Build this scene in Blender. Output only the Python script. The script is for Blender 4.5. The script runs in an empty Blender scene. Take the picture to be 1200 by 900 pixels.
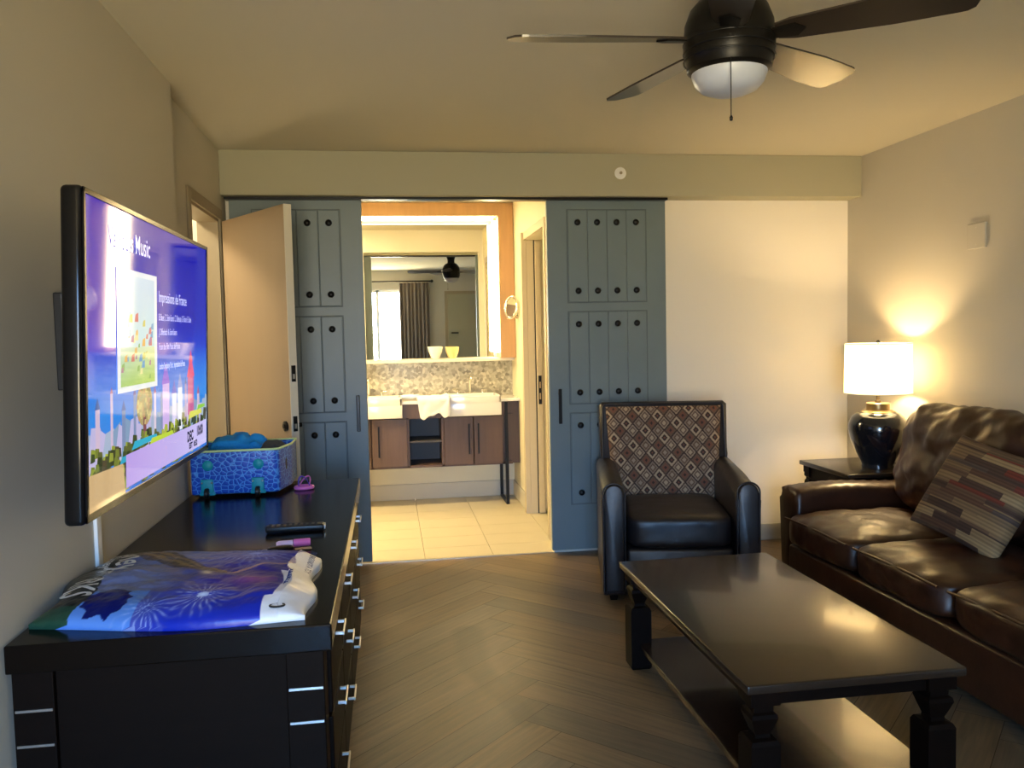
import bpy, bmesh, math, random
from math import sin, cos, pi, radians, hypot, exp, atan2, sqrt
from mathutils import Vector, Matrix, noise
random.seed(7)
S = bpy.context.scene
C = S.collection

# ------------------------------------------------------------------ camera
def cam_setup():
    f, yaw, pitch, roll = 975.0, 0.146674, -0.0604565, -0.0217288
    F = Vector((sin(yaw)*cos(pitch), cos(yaw)*cos(pitch), sin(pitch)))
    r = Vector((cos(yaw), -sin(yaw), 0.0)); u = r.cross(F)
    r2 = r*cos(roll) + u*sin(roll); u2 = -r*sin(roll) + u*cos(roll)
    cd = bpy.data.cameras.new('camera'); co = bpy.data.objects.new('camera', cd); C.objects.link(co)
    m = Matrix((r2, u2, -F)).transposed().to_4x4(); m.translation = Vector((0, 0, 1.46))
    co.matrix_world = m
    cd.sensor_width = 36; cd.lens = f*36/1200; cd.clip_start = 0.05
    S.camera = co
cam_setup()

# ------------------------------------------------------------------ world, exposure, lights
S.view_settings.view_transform = 'Standard'; S.view_settings.look = 'None'
S.view_settings.gamma = 1; S.view_settings.use_curve_mapping = False
S.view_settings.exposure = 1.08
W = bpy.data.worlds.new('world'); S.world = W; W.use_nodes = True
bg = W.node_tree.nodes['Background']
bg.inputs['Strength'].default_value = 25.0
_t = W.node_tree; _tc = _t.nodes.new('ShaderNodeTexCoord'); _sx = _t.nodes.new('ShaderNodeSeparateXYZ'); _rp = _t.nodes.new('ShaderNodeValToRGB')
_mr = _t.nodes.new('ShaderNodeMapRange'); _mr.inputs[1].default_value = -1; _mr.inputs[2].default_value = 1
_t.links.new(_tc.outputs['Generated'], _sx.inputs[0]); _t.links.new(_sx.outputs[2], _mr.inputs[0]); _t.links.new(_mr.outputs[0], _rp.inputs[0])
_e = _rp.color_ramp.elements; _e[0].position = .46; _e[0].color = (.76, .60, .36, 1)      # sunlit ground outside
_e[1].position = .56; _e[1].color = (.21, .50, 1.0, 1)                                    # bright hazy sky
_t.links.new(_rp.outputs[0], bg.inputs['Color'])
P_LAMP, P_BATH, P_LED, P_HALL = 15.5, 46.0, 11.0, 9.0

def area(name, loc, sx, sy, power, col, rot=(0, 0, 0), portal=False, spread=180):
    l = bpy.data.lights.new(name, 'AREA'); l.shape = 'RECTANGLE'; l.size = sx; l.size_y = sy
    l.energy = power; l.color = col; l.spread = radians(spread)
    if portal: l.cycles.is_portal = True
    o = bpy.data.objects.new(name, l); o.location = loc; o.rotation_euler = rot; C.objects.link(o); return o
def point(name, loc, r, power, col):
    l = bpy.data.lights.new(name, 'POINT'); l.shadow_soft_size = r; l.energy = power; l.color = col
    o = bpy.data.objects.new(name, l); o.location = loc; C.objects.link(o); return o
REAR = -2.0
WX0, WX1, WZ0, WZ1 = -0.80, 0.62, 0.12, 2.20
area('window_portal', ((WX0+WX1)/2, REAR-0.13, (WZ0+WZ1)/2), WX1-WX0, WZ1-WZ0, 1, (1, 1, 1), (radians(90), 0, 0), portal=True)

# ------------------------------------------------------------------ materials
MT = {}
def nt(name):
    m = bpy.data.materials.new(name); m.use_nodes = True; t = m.node_tree
    return m, t, t.nodes['Principled BSDF']
def lk(t, a, b): t.links.new(a, b)
def mat(name, col, rough=0.5, metal=0.0, bump=0.0, bscale=60, var=0.0, vscale=6, coat=0.0, spec=0.5, stretch=None, sheen=0.0):
    m, t, p = nt(name)
    c = (col[0], col[1], col[2], 1)
    p.inputs['Base Color'].default_value = c; p.inputs['Roughness'].default_value = rough
    p.inputs['Metallic'].default_value = metal; p.inputs['Coat Weight'].default_value = coat
    p.inputs['Coat Roughness'].default_value = 0.08
    p.inputs['Specular IOR Level'].default_value = spec
    if sheen: p.inputs['Sheen Weight'].default_value = sheen
    tc = t.nodes.new('ShaderNodeTexCoord'); mp = t.nodes.new('ShaderNodeMapping'); lk(t, tc.outputs['Object'], mp.inputs[0])
    if stretch: mp.inputs['Scale'].default_value = stretch
    if var:
        n = t.nodes.new('ShaderNodeTexNoise'); n.inputs['Scale'].default_value = vscale; n.inputs['Detail'].default_value = 6
        lk(t, mp.outputs[0], n.inputs['Vector'])
        x = t.nodes.new('ShaderNodeMix'); x.data_type = 'RGBA'; lk(t, n.outputs[0], x.inputs[0])
        x.inputs[6].default_value = tuple(v*(1-var) for v in c[:3])+(1,); x.inputs[7].default_value = tuple(min(1, v*(1+var)) for v in c[:3])+(1,)
        lk(t, x.outputs[2], p.inputs['Base Color'])
    if bump:
        n = t.nodes.new('ShaderNodeTexNoise'); n.inputs['Scale'].default_value = bscale; n.inputs['Detail'].default_value = 4
        lk(t, mp.outputs[0], n.inputs['Vector'])
        b = t.nodes.new('ShaderNodeBump'); b.inputs['Strength'].default_value = bump; b.inputs['Distance'].default_value = 0.01
        lk(t, n.outputs[0], b.inputs['Height']); lk(t, b.outputs[0], p.inputs['Normal'])
    MT[name] = m; return m
def emis(name, col, strength, rough=0.4):
    m, t, p = nt(name); p.inputs['Base Color'].default_value = (*col, 1); p.inputs['Roughness'].default_value = rough
    p.inputs['Emission Color'].default_value = (*col, 1); p.inputs['Emission Strength'].default_value = strength
    MT[name] = m; return m
def attr_mat(name, rough, emission=0.0, bump=0.0, coat=0.0, spec=0.5):
    m, t, p = nt(name); a = t.nodes.new('ShaderNodeAttribute'); a.attribute_name = 'Col'
    p.inputs['Roughness'].default_value = rough; p.inputs['Coat Weight'].default_value = coat; p.inputs['Specular IOR Level'].default_value = spec
    if emission:
        p.inputs['Base Color'].default_value = (0.005, 0.005, 0.006, 1)
        lk(t, a.outputs['Color'], p.inputs['Emission Color']); p.inputs['Emission Strength'].default_value = emission
    else: lk(t, a.outputs['Color'], p.inputs['Base Color'])
    if bump:
        n = t.nodes.new('ShaderNodeTexNoise'); n.inputs['Scale'].default_value = 14; n.inputs['Detail'].default_value = 5
        tc = t.nodes.new('ShaderNodeTexCoord'); lk(t, tc.outputs['Object'], n.inputs['Vector'])
        b = t.nodes.new('ShaderNodeBump'); b.inputs['Strength'].default_value = bump; b.inputs['Distance'].default_value = 0.02
        lk(t, n.outputs[0], b.inputs['Height']); lk(t, b.outputs[0], p.inputs['Normal'])
    MT[name] = m; return m

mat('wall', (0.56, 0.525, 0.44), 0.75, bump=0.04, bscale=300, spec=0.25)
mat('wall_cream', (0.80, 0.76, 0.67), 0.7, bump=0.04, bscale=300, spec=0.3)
mat('header', (0.40, 0.38, 0.27), 0.7, spec=0.3)
mat('ceiling', (0.60, 0.56, 0.44), 0.85, bump=0.05, bscale=250, spec=0.2)
mat('bath_wall', (0.80, 0.74, 0.55), 0.6)
mat('baseboard', (0.62, 0.58, 0.48), 0.45)
mat('barn', (0.155, 0.205, 0.225), 0.42, var=0.08, vscale=5)
mat('barn_groove', (0.10, 0.13, 0.145), 0.6)
mat('iron', (0.012, 0.012, 0.013), 0.35, metal=0.6)
mat('black', (0.006, 0.006, 0.007), 0.35)
mat('gloss_black', (0.003, 0.003, 0.004), 0.16, spec=.3)
mat('espresso', (0.005, 0.0025, 0.0015), 0.5, spec=.06, var=0.3, vscale=4, stretch=(1, 14, 14))
mat('espresso_top', (0.018, 0.011, 0.007), 0.27, coat=0.22, spec=.42, var=0.25, vscale=3, stretch=(14, 1, 14))
mat('dresser_top', (0.005, 0.003, 0.002), 0.17, spec=.15)
mat('silver', (0.62, 0.62, 0.62), 0.28, metal=1.0)
mat('chrome', (0.80, 0.78, 0.74), 0.10, metal=1.0)
mat('door_beige', (0.34, 0.245, 0.15), 0.5, var=0.06, vscale=3, stretch=(3, 3, .4))
mat('door_edge', (0.62, 0.57, 0.45), 0.5)
mat('jamb', (0.36, 0.30, 0.20), 0.5)
mat('jamb_light', (0.60, 0.50, 0.32), 0.5)
mat('honey_wood', (0.46, 0.265, 0.115), 0.45, var=0.2, vscale=3, stretch=(8, 8, 1))
mat('vanity_wood', (0.092, 0.052, 0.035), 0.45, var=0.25, vscale=4, stretch=(10, 1, 1))
mat('vanity_dark', (0.055, 0.05, 0.05), 0.5)
mat('porcelain', (0.82, 0.80, 0.76), 0.12)
mat('towel', (0.88, 0.88, 0.88), 0.9, bump=0.5, bscale=200)
mat('blue_cloth_pale', (0.55, 0.62, 0.78), 0.9, bump=0.4, bscale=120)
mat('bath_tile', (0.62, 0.55, 0.38), 0.35, var=0.05)
mat('ivory', (0.75, 0.72, 0.62), 0.4)
mat('white_plastic', (0.8, 0.8, 0.78), 0.35)
mat('blue_shell_cloth', (0.0, 0.26, 0.72), 0.75, bump=0.3, bscale=80)
mat('dark_cloth', (0.05, 0.055, 0.06), 0.85, bump=0.4, bscale=90)
mat('teal', (0.0, 0.30, 0.36), 0.5)
mat('lime', (0.55, 0.75, 0.35), 0.5)
mat('pink', (0.80, 0.18, 0.55), 0.35)
mat('pale_pink', (0.85, 0.60, 0.78), 0.3)
mat('purple', (0.12, 0.04, 0.55), 0.4)
mat('tan', (0.45, 0.33, 0.18), 0.5)
mat('curtain', (0.23, 0.19, 0.165), 0.9)
mat('bowl_white', (0.85, 0.82, 0.76), 0.25)
mat('bowl_yellow', (0.85, 0.64, 0.28), 0.3)
mat('jar', (0.006, 0.008, 0.012), 0.13, coat=0.6)
mat('jar_gold', (0.20, 0.14, 0.06), 0.28, metal=0.8)
mat('fan_dark', (0.006, 0.005, 0.004), 0.36, spec=.22)
mat('blade', (0.030, 0.022, 0.016), 0.30, var=0.2, vscale=4, coat=0.25)
mat('fan_glass', (0.50, 0.53, 0.60), 0.35)
mat('blue_fabric', (0.02, 0.05, 0.2), 0.8)
emis('led', (1.0, 0.80, 0.42), P_LED)

def leather(name, col, rough, scale=9.0, bump=0.35):
    m, t, p = nt(name)
    tc = t.nodes.new('ShaderNodeTexCoord')
    n = t.nodes.new('ShaderNodeTexNoise'); n.inputs['Scale'].default_value = scale; n.inputs['Detail'].default_value = 7; n.inputs['Distortion'].default_value = 0.6
    lk(t, tc.outputs['Object'], n.inputs['Vector'])
    r = t.nodes.new('ShaderNodeValToRGB'); lk(t, n.outputs[0], r.inputs[0])
    r.color_ramp.elements[0].position = .3; r.color_ramp.elements[1].position = .75
    r.color_ramp.elements[0].color = tuple(v*.7 for v in col)+(1,); r.color_ramp.elements[1].color = tuple(v*1.35 for v in col)+(1,)
    lk(t, r.outputs[0], p.inputs['Base Color']); p.inputs['Roughness'].default_value = rough
    v = t.nodes.new('ShaderNodeTexVoronoi'); v.inputs['Scale'].default_value = 260; lk(t, tc.outputs['Object'], v.inputs['Vector'])
    n2 = t.nodes.new('ShaderNodeTexNoise'); n2.inputs['Scale'].default_value = 7; n2.inputs['Detail'].default_value = 3; lk(t, tc.outputs['Object'], n2.inputs['Vector'])
    ad = t.nodes.new('ShaderNodeMath'); ad.operation = 'MULTIPLY_ADD'; lk(t, v.outputs['Distance'], ad.inputs[0]); ad.inputs[1].default_value = 0.05; lk(t, n2.outputs[0], ad.inputs[2])
    b = t.nodes.new('ShaderNodeBump'); b.inputs['Strength'].default_value = bump; b.inputs['Distance'].default_value = 0.03
    lk(t, ad.outputs[0], b.inputs['Height']); lk(t, b.outputs[0], p.inputs['Normal'])
    MT[name] = m
leather('sofa_leather', (0.034, 0.0115, 0.0045), 0.37, bump=.14)
leather('chair_leather', (0.014, 0.011, 0.012), 0.38, bump=0.14)

def floor_mat():
    m, t, p = nt('plank_floor')
    a = t.nodes.new('ShaderNodeAttribute'); a.attribute_name = 'Col'
    uv = t.nodes.new('ShaderNodeUVMap'); mp = t.nodes.new('ShaderNodeMapping'); mp.inputs['Scale'].default_value = (1.2, 22, 1)
    lk(t, uv.outputs[0], mp.inputs[0])
    n = t.nodes.new('ShaderNodeTexNoise'); n.inputs['Scale'].default_value = 2.2; n.inputs['Detail'].default_value = 9; n.inputs['Roughness'].default_value = .65; n.inputs['Distortion'].default_value = .4
    lk(t, mp.outputs[0], n.inputs['Vector'])
    r = t.nodes.new('ShaderNodeValToRGB'); lk(t, n.outputs[0], r.inputs[0])
    r.color_ramp.elements[0].position = .3; r.color_ramp.elements[1].position = .72
    r.color_ramp.elements[0].color = (.62, .60, .58, 1); r.color_ramp.elements[1].color = (1.3, 1.3, 1.3, 1)
    x = t.nodes.new('ShaderNodeMix'); x.data_type = 'RGBA'; x.blend_type = 'MULTIPLY'; x.inputs[0].default_value = 1
    lk(t, a.outputs['Color'], x.inputs[6]); lk(t, r.outputs[0], x.inputs[7])
    # dark arc of shadow in mid-floor, painted into the plank colour
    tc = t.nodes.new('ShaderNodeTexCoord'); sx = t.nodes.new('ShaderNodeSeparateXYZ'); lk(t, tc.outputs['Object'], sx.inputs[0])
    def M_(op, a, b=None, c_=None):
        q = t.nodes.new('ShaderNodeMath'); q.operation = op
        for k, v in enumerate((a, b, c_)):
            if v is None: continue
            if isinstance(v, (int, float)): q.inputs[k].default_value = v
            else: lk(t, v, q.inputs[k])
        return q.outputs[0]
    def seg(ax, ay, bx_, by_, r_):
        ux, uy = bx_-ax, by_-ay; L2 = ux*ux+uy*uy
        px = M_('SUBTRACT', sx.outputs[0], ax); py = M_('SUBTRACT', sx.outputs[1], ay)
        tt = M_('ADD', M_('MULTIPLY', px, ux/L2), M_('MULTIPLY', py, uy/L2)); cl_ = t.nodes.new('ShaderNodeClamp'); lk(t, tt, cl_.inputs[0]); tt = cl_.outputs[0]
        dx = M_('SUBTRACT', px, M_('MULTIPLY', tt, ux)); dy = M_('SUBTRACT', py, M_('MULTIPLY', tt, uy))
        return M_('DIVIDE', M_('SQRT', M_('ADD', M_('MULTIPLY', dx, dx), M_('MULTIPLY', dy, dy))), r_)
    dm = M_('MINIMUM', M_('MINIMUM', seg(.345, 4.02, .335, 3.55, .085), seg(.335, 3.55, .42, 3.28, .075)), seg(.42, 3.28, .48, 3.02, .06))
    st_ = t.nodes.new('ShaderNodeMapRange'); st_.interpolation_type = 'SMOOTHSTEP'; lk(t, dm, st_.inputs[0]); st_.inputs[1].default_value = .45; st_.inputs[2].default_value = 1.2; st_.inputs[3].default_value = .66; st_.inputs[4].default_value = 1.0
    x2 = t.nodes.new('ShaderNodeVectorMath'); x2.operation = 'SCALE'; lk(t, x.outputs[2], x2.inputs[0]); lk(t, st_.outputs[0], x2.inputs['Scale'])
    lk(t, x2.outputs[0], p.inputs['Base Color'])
    mr = t.nodes.new('ShaderNodeMapRange'); lk(t, n.outputs[0], mr.inputs[0]); mr.inputs[3].default_value = .30; mr.inputs[4].default_value = .48
    lk(t, mr.outputs[0], p.inputs['Roughness'])
    b = t.nodes.new('ShaderNodeBump'); b.inputs['Strength'].default_value = .25; b.inputs['Distance'].default_value = .004
    lk(t, n.outputs[0], b.inputs['Height']); lk(t, b.outputs[0], p.inputs['Normal'])
    MT['plank_floor'] = m
floor_mat()

def mosaic_mat():
    m, t, p = nt('mosaic'); tc = t.nodes.new('ShaderNodeTexCoord')
    v = t.nodes.new('ShaderNodeTexVoronoi'); v.inputs['Scale'].default_value = 42; lk(t, tc.outputs['Object'], v.inputs['Vector'])
    r = t.nodes.new('ShaderNodeValToRGB'); lk(t, v.outputs['Color'], r.inputs[0])
    e = r.color_ramp.elements; e[0].color = (.22, .20, .14, 1); e[1].color = (.60, .56, .42, 1); e[0].position = .1; e[1].position = .9
    lk(t, r.outputs[0], p.inputs['Base Color']); p.inputs['Roughness'].default_value = .3
    MT['mosaic'] = m
mosaic_mat()

def honeycomb_mat():
    m, t, p = nt('suitcase_shell'); tc = t.nodes.new('ShaderNodeTexCoord')
    v = t.nodes.new('ShaderNodeTexVoronoi'); v.feature = 'DISTANCE_TO_EDGE'; v.inputs['Scale'].default_value = 40; v.inputs['Randomness'].default_value = .75
    mp = t.nodes.new('ShaderNodeMapping'); mp.inputs['Scale'].default_value = (1, 1, 1.25)
    lk(t, tc.outputs['Object'], mp.inputs[0]); lk(t, mp.outputs[0], v.inputs['Vector'])
    r = t.nodes.new('ShaderNodeValToRGB'); lk(t, v.outputs['Distance'], r.inputs[0]); e = r.color_ramp.elements
    e[0].color = (.10, .34, .80, 1); e[0].position = .03; e[1].color = (.005, .07, .48, 1); e[1].position = .10
    lk(t, r.outputs[0], p.inputs['Base Color']); p.inputs['Roughness'].default_value = .4
    b = t.nodes.new('ShaderNodeBump'); b.inputs['Strength'].default_value = .5; b.inputs['Distance'].default_value = .004; lk(t, v.outputs['Distance'], b.inputs['Height']); lk(t, b.outputs[0], p.inputs['Normal'])
    MT['suitcase_shell'] = m
honeycomb_mat()

def shade_mat():
    m = bpy.data.materials.new('lamp_shade'); m.use_nodes = True; t = m.node_tree; t.nodes.clear()
    o = t.nodes.new('ShaderNodeOutputMaterial'); d = t.nodes.new('ShaderNodeBsdfDiffuse'); tr = t.nodes.new('ShaderNodeBsdfTranslucent'); x = t.nodes.new('ShaderNodeMixShader')
    d.inputs[0].default_value = (.9, .87, .78, 1); tr.inputs[0].default_value = (.98, .92, .74, 1); x.inputs[0].default_value = .62
    em = t.nodes.new('ShaderNodeEmission'); em.inputs[0].default_value = (1, .93, .72, 1); em.inputs[1].default_value = .34; ad = t.nodes.new('ShaderNodeAddShader')
    lk(t, d.outputs[0], x.inputs[1]); lk(t, tr.outputs[0], x.inputs[2]); lk(t, x.outputs[0], ad.inputs[0]); lk(t, em.outputs[0], ad.inputs[1]); lk(t, ad.outputs[0], o.inputs[0]); MT['lamp_shade'] = m
shade_mat()
def sheer_mat():
    m = bpy.data.materials.new('window_glass'); m.use_nodes = True; t = m.node_tree; t.nodes.clear()
    o = t.nodes.new('ShaderNodeOutputMaterial'); d = t.nodes.new('ShaderNodeBsdfTransparent'); g = t.nodes.new('ShaderNodeBsdfGlossy'); x = t.nodes.new('ShaderNodeMixShader')
    g.inputs['Roughness'].default_value = .02; x.inputs[0].default_value = .06; d.inputs[0].default_value = (.95, .97, .97, 1)
    lk(t, d.outputs[0], x.inputs[1]); lk(t, g.outputs[0], x.inputs[2]); lk(t, x.outputs[0], o.inputs[0]); MT['window_glass'] = m
    m = bpy.data.materials.new('mirror'); m.use_nodes = True; t = m.node_tree; t.nodes.clear()
    o = t.nodes.new('ShaderNodeOutputMaterial'); g = t.nodes.new('ShaderNodeBsdfGlossy'); g.inputs['Roughness'].default_value = 0.0; g.inputs[0].default_value = (.9, .92, .9, 1)
    lk(t, g.outputs[0], o.inputs[0]); MT['mirror'] = m
sheer_mat()
attr_mat('screen', .045, emission=.50, spec=.42)
attr_mat('bag_print', .30, bump=.15, spec=.3)
attr_mat('fabric_print', .85)

# ------------------------------------------------------------------ mesh helpers
def mark(o, label=None, cat=None, group=None, kind=None):
    if label: o['label'] = label
    if cat: o['category'] = cat
    if group: o['group'] = group
    if kind: o['kind'] = kind
    return o
def thing(name, label, cat, loc=(0, 0, 0), rotz=0, group=None):
    o = bpy.data.objects.new(name, None); o.empty_display_size = .1; C.objects.link(o)
    o.location = loc; o.rotation_euler = (0, 0, rotz); return mark(o, label, cat, group)
def obj(name, bm, m, parent=None, smooth=None, w=False):
    """links bm as one mesh. w=True: the coordinates are world ones, the root is unrotated"""
    if w and parent is not None:
        r = parent
        while r.parent: r = r.parent
        bmesh.ops.translate(bm, verts=bm.verts, vec=-Vector(r.location))
    bmesh.ops.recalc_face_normals(bm, faces=bm.faces)
    me = bpy.data.meshes.new(name); bm.to_mesh(me); bm.free()
    for k in (m if isinstance(m, (list, tuple)) else [m]): me.materials.append(MT[k])
    o = bpy.data.objects.new(name, me); C.objects.link(o)
    if parent is not None: o.parent = parent
    if smooth is not None:
        for p in me.polygons: p.use_smooth = True
        if smooth < 180: me.set_sharp_from_angle(angle=radians(smooth))
    return o
def bx(bm, x0, x1, y0, y1, z0, z1, bev=0.0, seg=2, mi=0):
    g = bmesh.ops.create_cube(bm, size=1); vs = g['verts']
    bmesh.ops.scale(bm, vec=(abs(x1-x0), abs(y1-y0), abs(z1-z0)), verts=vs)
    bmesh.ops.translate(bm, vec=((x0+x1)/2, (y0+y1)/2, (z0+z1)/2), verts=vs)
    fs = set(f for v in vs for f in v.link_faces)
    for f in fs: f.material_index = mi
    if bev > 0:
        es = list(set(e for v in vs for e in v.link_edges))
        bmesh.ops.bevel(bm, geom=es, offset=bev, segments=seg, affect='EDGES', profile=.5, material=mi)
    return vs
def box(x0, x1, y0, y1, z0, z1, bev=0.0, seg=2):
    bm = bmesh.new(); bx(bm, x0, x1, y0, y1, z0, z1, bev, seg); return bm
def lathe(bm, prof, cx=0, cy=0, n=40, axis='Z', cz=0, square=False):
    """prof: list of (radius, height)"""
    rings = []
    for r, h in prof:
        ring = []
        for i in range(n):
            a = 2*pi*i/n + (pi/4 if square else 0)
            rr = r*(sqrt(2) if square else 1)
            x, y = rr*cos(a), rr*sin(a)
            if axis == 'Z': co = (cx+x, cy+y, cz+h)
            elif axis == 'X': co = (cx+h, cy+x, cz+y)
            else: co = (cx+x, cy+h, cz+y)
            ring.append(bm.verts.new(co))
        rings.append(ring)
    for a, b in zip(rings, rings[1:]):
        for i in range(n): bm.faces.new((a[i], a[(i+1) % n], b[(i+1) % n], b[i]))
    if prof[0][0] > 1e-5: bm.faces.new(rings[0])
    if prof[-1][0] > 1e-5: bm.faces.new(rings[-1])
    bmesh.ops.remove_doubles(bm, verts=bm.verts, dist=1e-6)
    return bm
def tube(bm, pts, r, n=10, cap=True, closed=False):
    pts = [Vector(p) for p in pts]; rings = []; N = len(pts); up = None
    for i, p in enumerate(pts):
        if closed: d = pts[(i+1) % N]-pts[i-1]
        else: d = (pts[min(i+1, N-1)]-pts[max(i-1, 0)])
        d.normalize()
        if up is None:
            up = Vector((0, 0, 1)) if abs(d.z) < .9 else Vector((1, 0, 0))
        s = d.cross(up).normalized(); up = s.cross(d).normalized()
        rr = r[i] if isinstance(r, (list, tuple)) else r
        rings.append([bm.verts.new(p + s*rr*cos(2*pi*k/n) + up*rr*sin(2*pi*k/n)) for k in range(n)])
    pr = list(zip(rings, rings[1:])) + ([(rings[-1], rings[0])] if closed else [])
    for a, b in pr:
        for k in range(n): bm.faces.new((a[k], a[(k+1) % n], b[(k+1) % n], b[k]))
    if cap and not closed: bm.faces.new(rings[0]); bm.faces.new(rings[-1])
    return bm
def prism(bm, poly, axis, a0, a1, bev=0, seg=3):
    """poly: 2-D outline; axis 'X': (y,z) outline along x; 'Y': (x,z) along y; 'Z': (x,y) along z"""
    def P(u, v, a): return (a, u, v) if axis == 'X' else (u, a, v) if axis == 'Y' else (u, v, a)
    A = [bm.verts.new(P(u, v, a0)) for u, v in poly]; B = [bm.verts.new(P(u, v, a1)) for u, v in poly]
    n = len(poly); fs = [bm.faces.new(A), bm.faces.new(B[::-1])]
    for i in range(n): bm.faces.new((A[i], B[i], B[(i+1) % n], A[(i+1) % n]))
    if bev:
        es = list(set(e for f in fs for e in f.edges)); bmesh.ops.bevel(bm, geom=es, offset=bev, segments=seg, affect='EDGES', profile=.5)
    return bm
def cushion(cx, cy, cz, sx, sy, sz, n=22, e=5.0, puff=.25, wr=0.0, seed=0):
    """soft pillow-like rounded box, centre, half sizes; e = squareness"""
    bm = bmesh.new(); bmesh.ops.create_cube(bm, size=2)
    bmesh.ops.subdivide_edges(bm, edges=bm.edges[:], cuts=n-1, use_grid_fill=True)
    for v in bm.verts:
        x, y, z = v.co
        nrm = (abs(x)**e+abs(y)**e+abs(z)**e)**(1/e); x, y, z = x/nrm, y/nrm, z/nrm
        m = 1+puff*(1-x*x)*(1-y*y)*(1 if abs(z) > .2 else abs(z)/.2)
        if sz <= min(sx, sy): z *= m/(1+puff*.5)
        d = 0
        if wr: d = wr*(noise.noise(Vector((x*sx*6+seed*7.1, y*sy*6, z*sz*6)))+.5*noise.noise(Vector((x*sx*17+seed, y*sy*17, z*sz*17))))
        v.co = Vector((cx+x*(sx+d), cy+y*(sy+d), cz+z*(sz+d)))
    return bm
def grid(bm, nu, nv, fn):
    V = [[bm.verts.new(fn(i/nu, j/nv)) for j in range(nv+1)] for i in range(nu+1)]
    for i in range(nu):
        for j in range(nv): bm.faces.new((V[i][j], V[i+1][j], V[i+1][j+1], V[i][j+1]))
    return V
def text_mesh(body, size, xscale=1.0, bold=0.0):
    cu = bpy.data.curves.new('t', 'FONT'); cu.body = body; cu.size = size; cu.fill_mode = 'FRONT'; cu.offset = bold; cu.resolution_u = 3
    o = bpy.data.objects.new('t', cu); C.objects.link(o); dg = bpy.context.evaluated_depsgraph_get()
    me = bpy.data.meshes.new_from_object(o.evaluated_get(dg)); bpy.data.objects.remove(o)
    bm = bmesh.new(); bm.from_mesh(me); bmesh.ops.scale(bm, vec=(xscale, 1, 1), verts=bm.verts); return bm
def st(name, bm, m, smooth=None, parent=None):
    o = obj(name, bm, m, parent, smooth)
    if parent is None: o['kind'] = 'structure'
    return o
def T(bm, M): bmesh.ops.transform(bm, matrix=M, verts=bm.verts); return bm

H = 2.587        # ceiling
XR = 3.15; XL = -0.91; XLF = -0.962; JOG = 3.90
YB = 5.37
# ================================================================== ROOM SHELL
def herringbone():
    bm = bmesh.new(); cl = bm.loops.layers.float_color.new('Col'); uvl = bm.loops.layers.uv.new('UVMap')
    w = .163; n = 7; gap = .0011; s2 = sqrt(2); off = .585-n*w/s2; offy = 4.756-n*w/s2+.0
    XA, XB, YA, YC = -0.99, XR+.02, REAR-.02, YB
    def plank(u0, v0, lu, lv, horiz):
        cs = [(u0, v0), (u0+lu, v0), (u0+lu, v0+lv), (u0, v0+lv)]
        pts = []
        cu, cv = u0+lu/2, v0+lv/2
        for u, v in cs:
            u -= gap/w*(1 if u > cu else -1); v -= gap/w*(1 if v > cv else -1)
            pts.append(Vector(((u-v)*w/s2+off, (u+v)*w/s2+offy, 0)))
        if max(p.x for p in pts) < XA-.01 or min(p.x for p in pts) > XB or max(p.y for p in pts) < YA or min(p.y for p in pts) > YC: return
        f = bm.faces.new([bm.verts.new(p) for p in pts])
        k = random.uniform(.82, 1.16); wm = random.uniform(-.012, .012)
        c = (.170*k+wm, .121*k, .068*k-wm*.7, 1); a, b = random.uniform(0, 50), random.uniform(0, 50)
        uvs = [(0, 0), (lu*w, 0), (lu*w, lv*w), (0, lv*w)] if horiz else [(0, 0), (0, lu*w), (lv*w, lu*w), (lv*w, 0)]
        for l, q in zip(f.loops, uvs): l[cl] = c; l[uvl].uv = (q[0]+a, q[1]+b)
    for t in range(-70, 70):
        for s in range(-8, 9):
            plank(t+2*n*s, t, n, 1, True)
            plank(t, t-2*n+1+2*n*s, 1, n, False)
    for co, no in (((XA, 0, 0), (-1, 0, 0)), ((XB, 0, 0), (1, 0, 0)), ((0, YA, 0), (0, -1, 0)), ((0, YC, 0), (0, 1, 0))):
        bmesh.ops.bisect_plane(bm, geom=bm.verts[:]+bm.edges[:]+bm.faces[:], plane_co=co, plane_no=no, clear_outer=True)
    return bm
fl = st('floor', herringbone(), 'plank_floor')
MT['grout'] = mat('grout', (.035, .028, .02), .8)
st('floor', box(-1.0, XR+.1, REAR-.1, YB-.002, -.06, -.0008), 'grout')
bm = bmesh.new()   # bathroom tiles
for i in range(-6, 6):
    for j in range(0, 8):
        x0, x1, y0, y1 = max(-1.6, i*.45+.2), min(1.25, i*.45+.647), YB+j*.3, min(7.45, YB+j*.3+.298)
        if x1 > x0+.01 and y1 > y0+.01: bx(bm, x0, x1, y0, y1, -.02, 0)
st('floor', bm, 'bath_tile')
st('floor', box(-1.6, 1.9, YB, 7.5, -.06, -.021), 'grout')
bm = box(-2.2, XR+.1, REAR-.1, YB+.1, H, H+.1); bx(bm, -1.7, 2.0, YB+.1, 7.55, H, H+.1)
st('ceiling', bm, 'ceiling')
# left wall: near part, far part with the doorway
D0, D1, DZ = 4.395, 5.125, 2.165
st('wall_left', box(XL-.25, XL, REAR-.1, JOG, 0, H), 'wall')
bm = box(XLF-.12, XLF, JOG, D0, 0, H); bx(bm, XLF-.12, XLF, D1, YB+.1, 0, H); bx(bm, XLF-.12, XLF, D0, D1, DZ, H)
st('wall_left', bm, 'wall')
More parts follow.
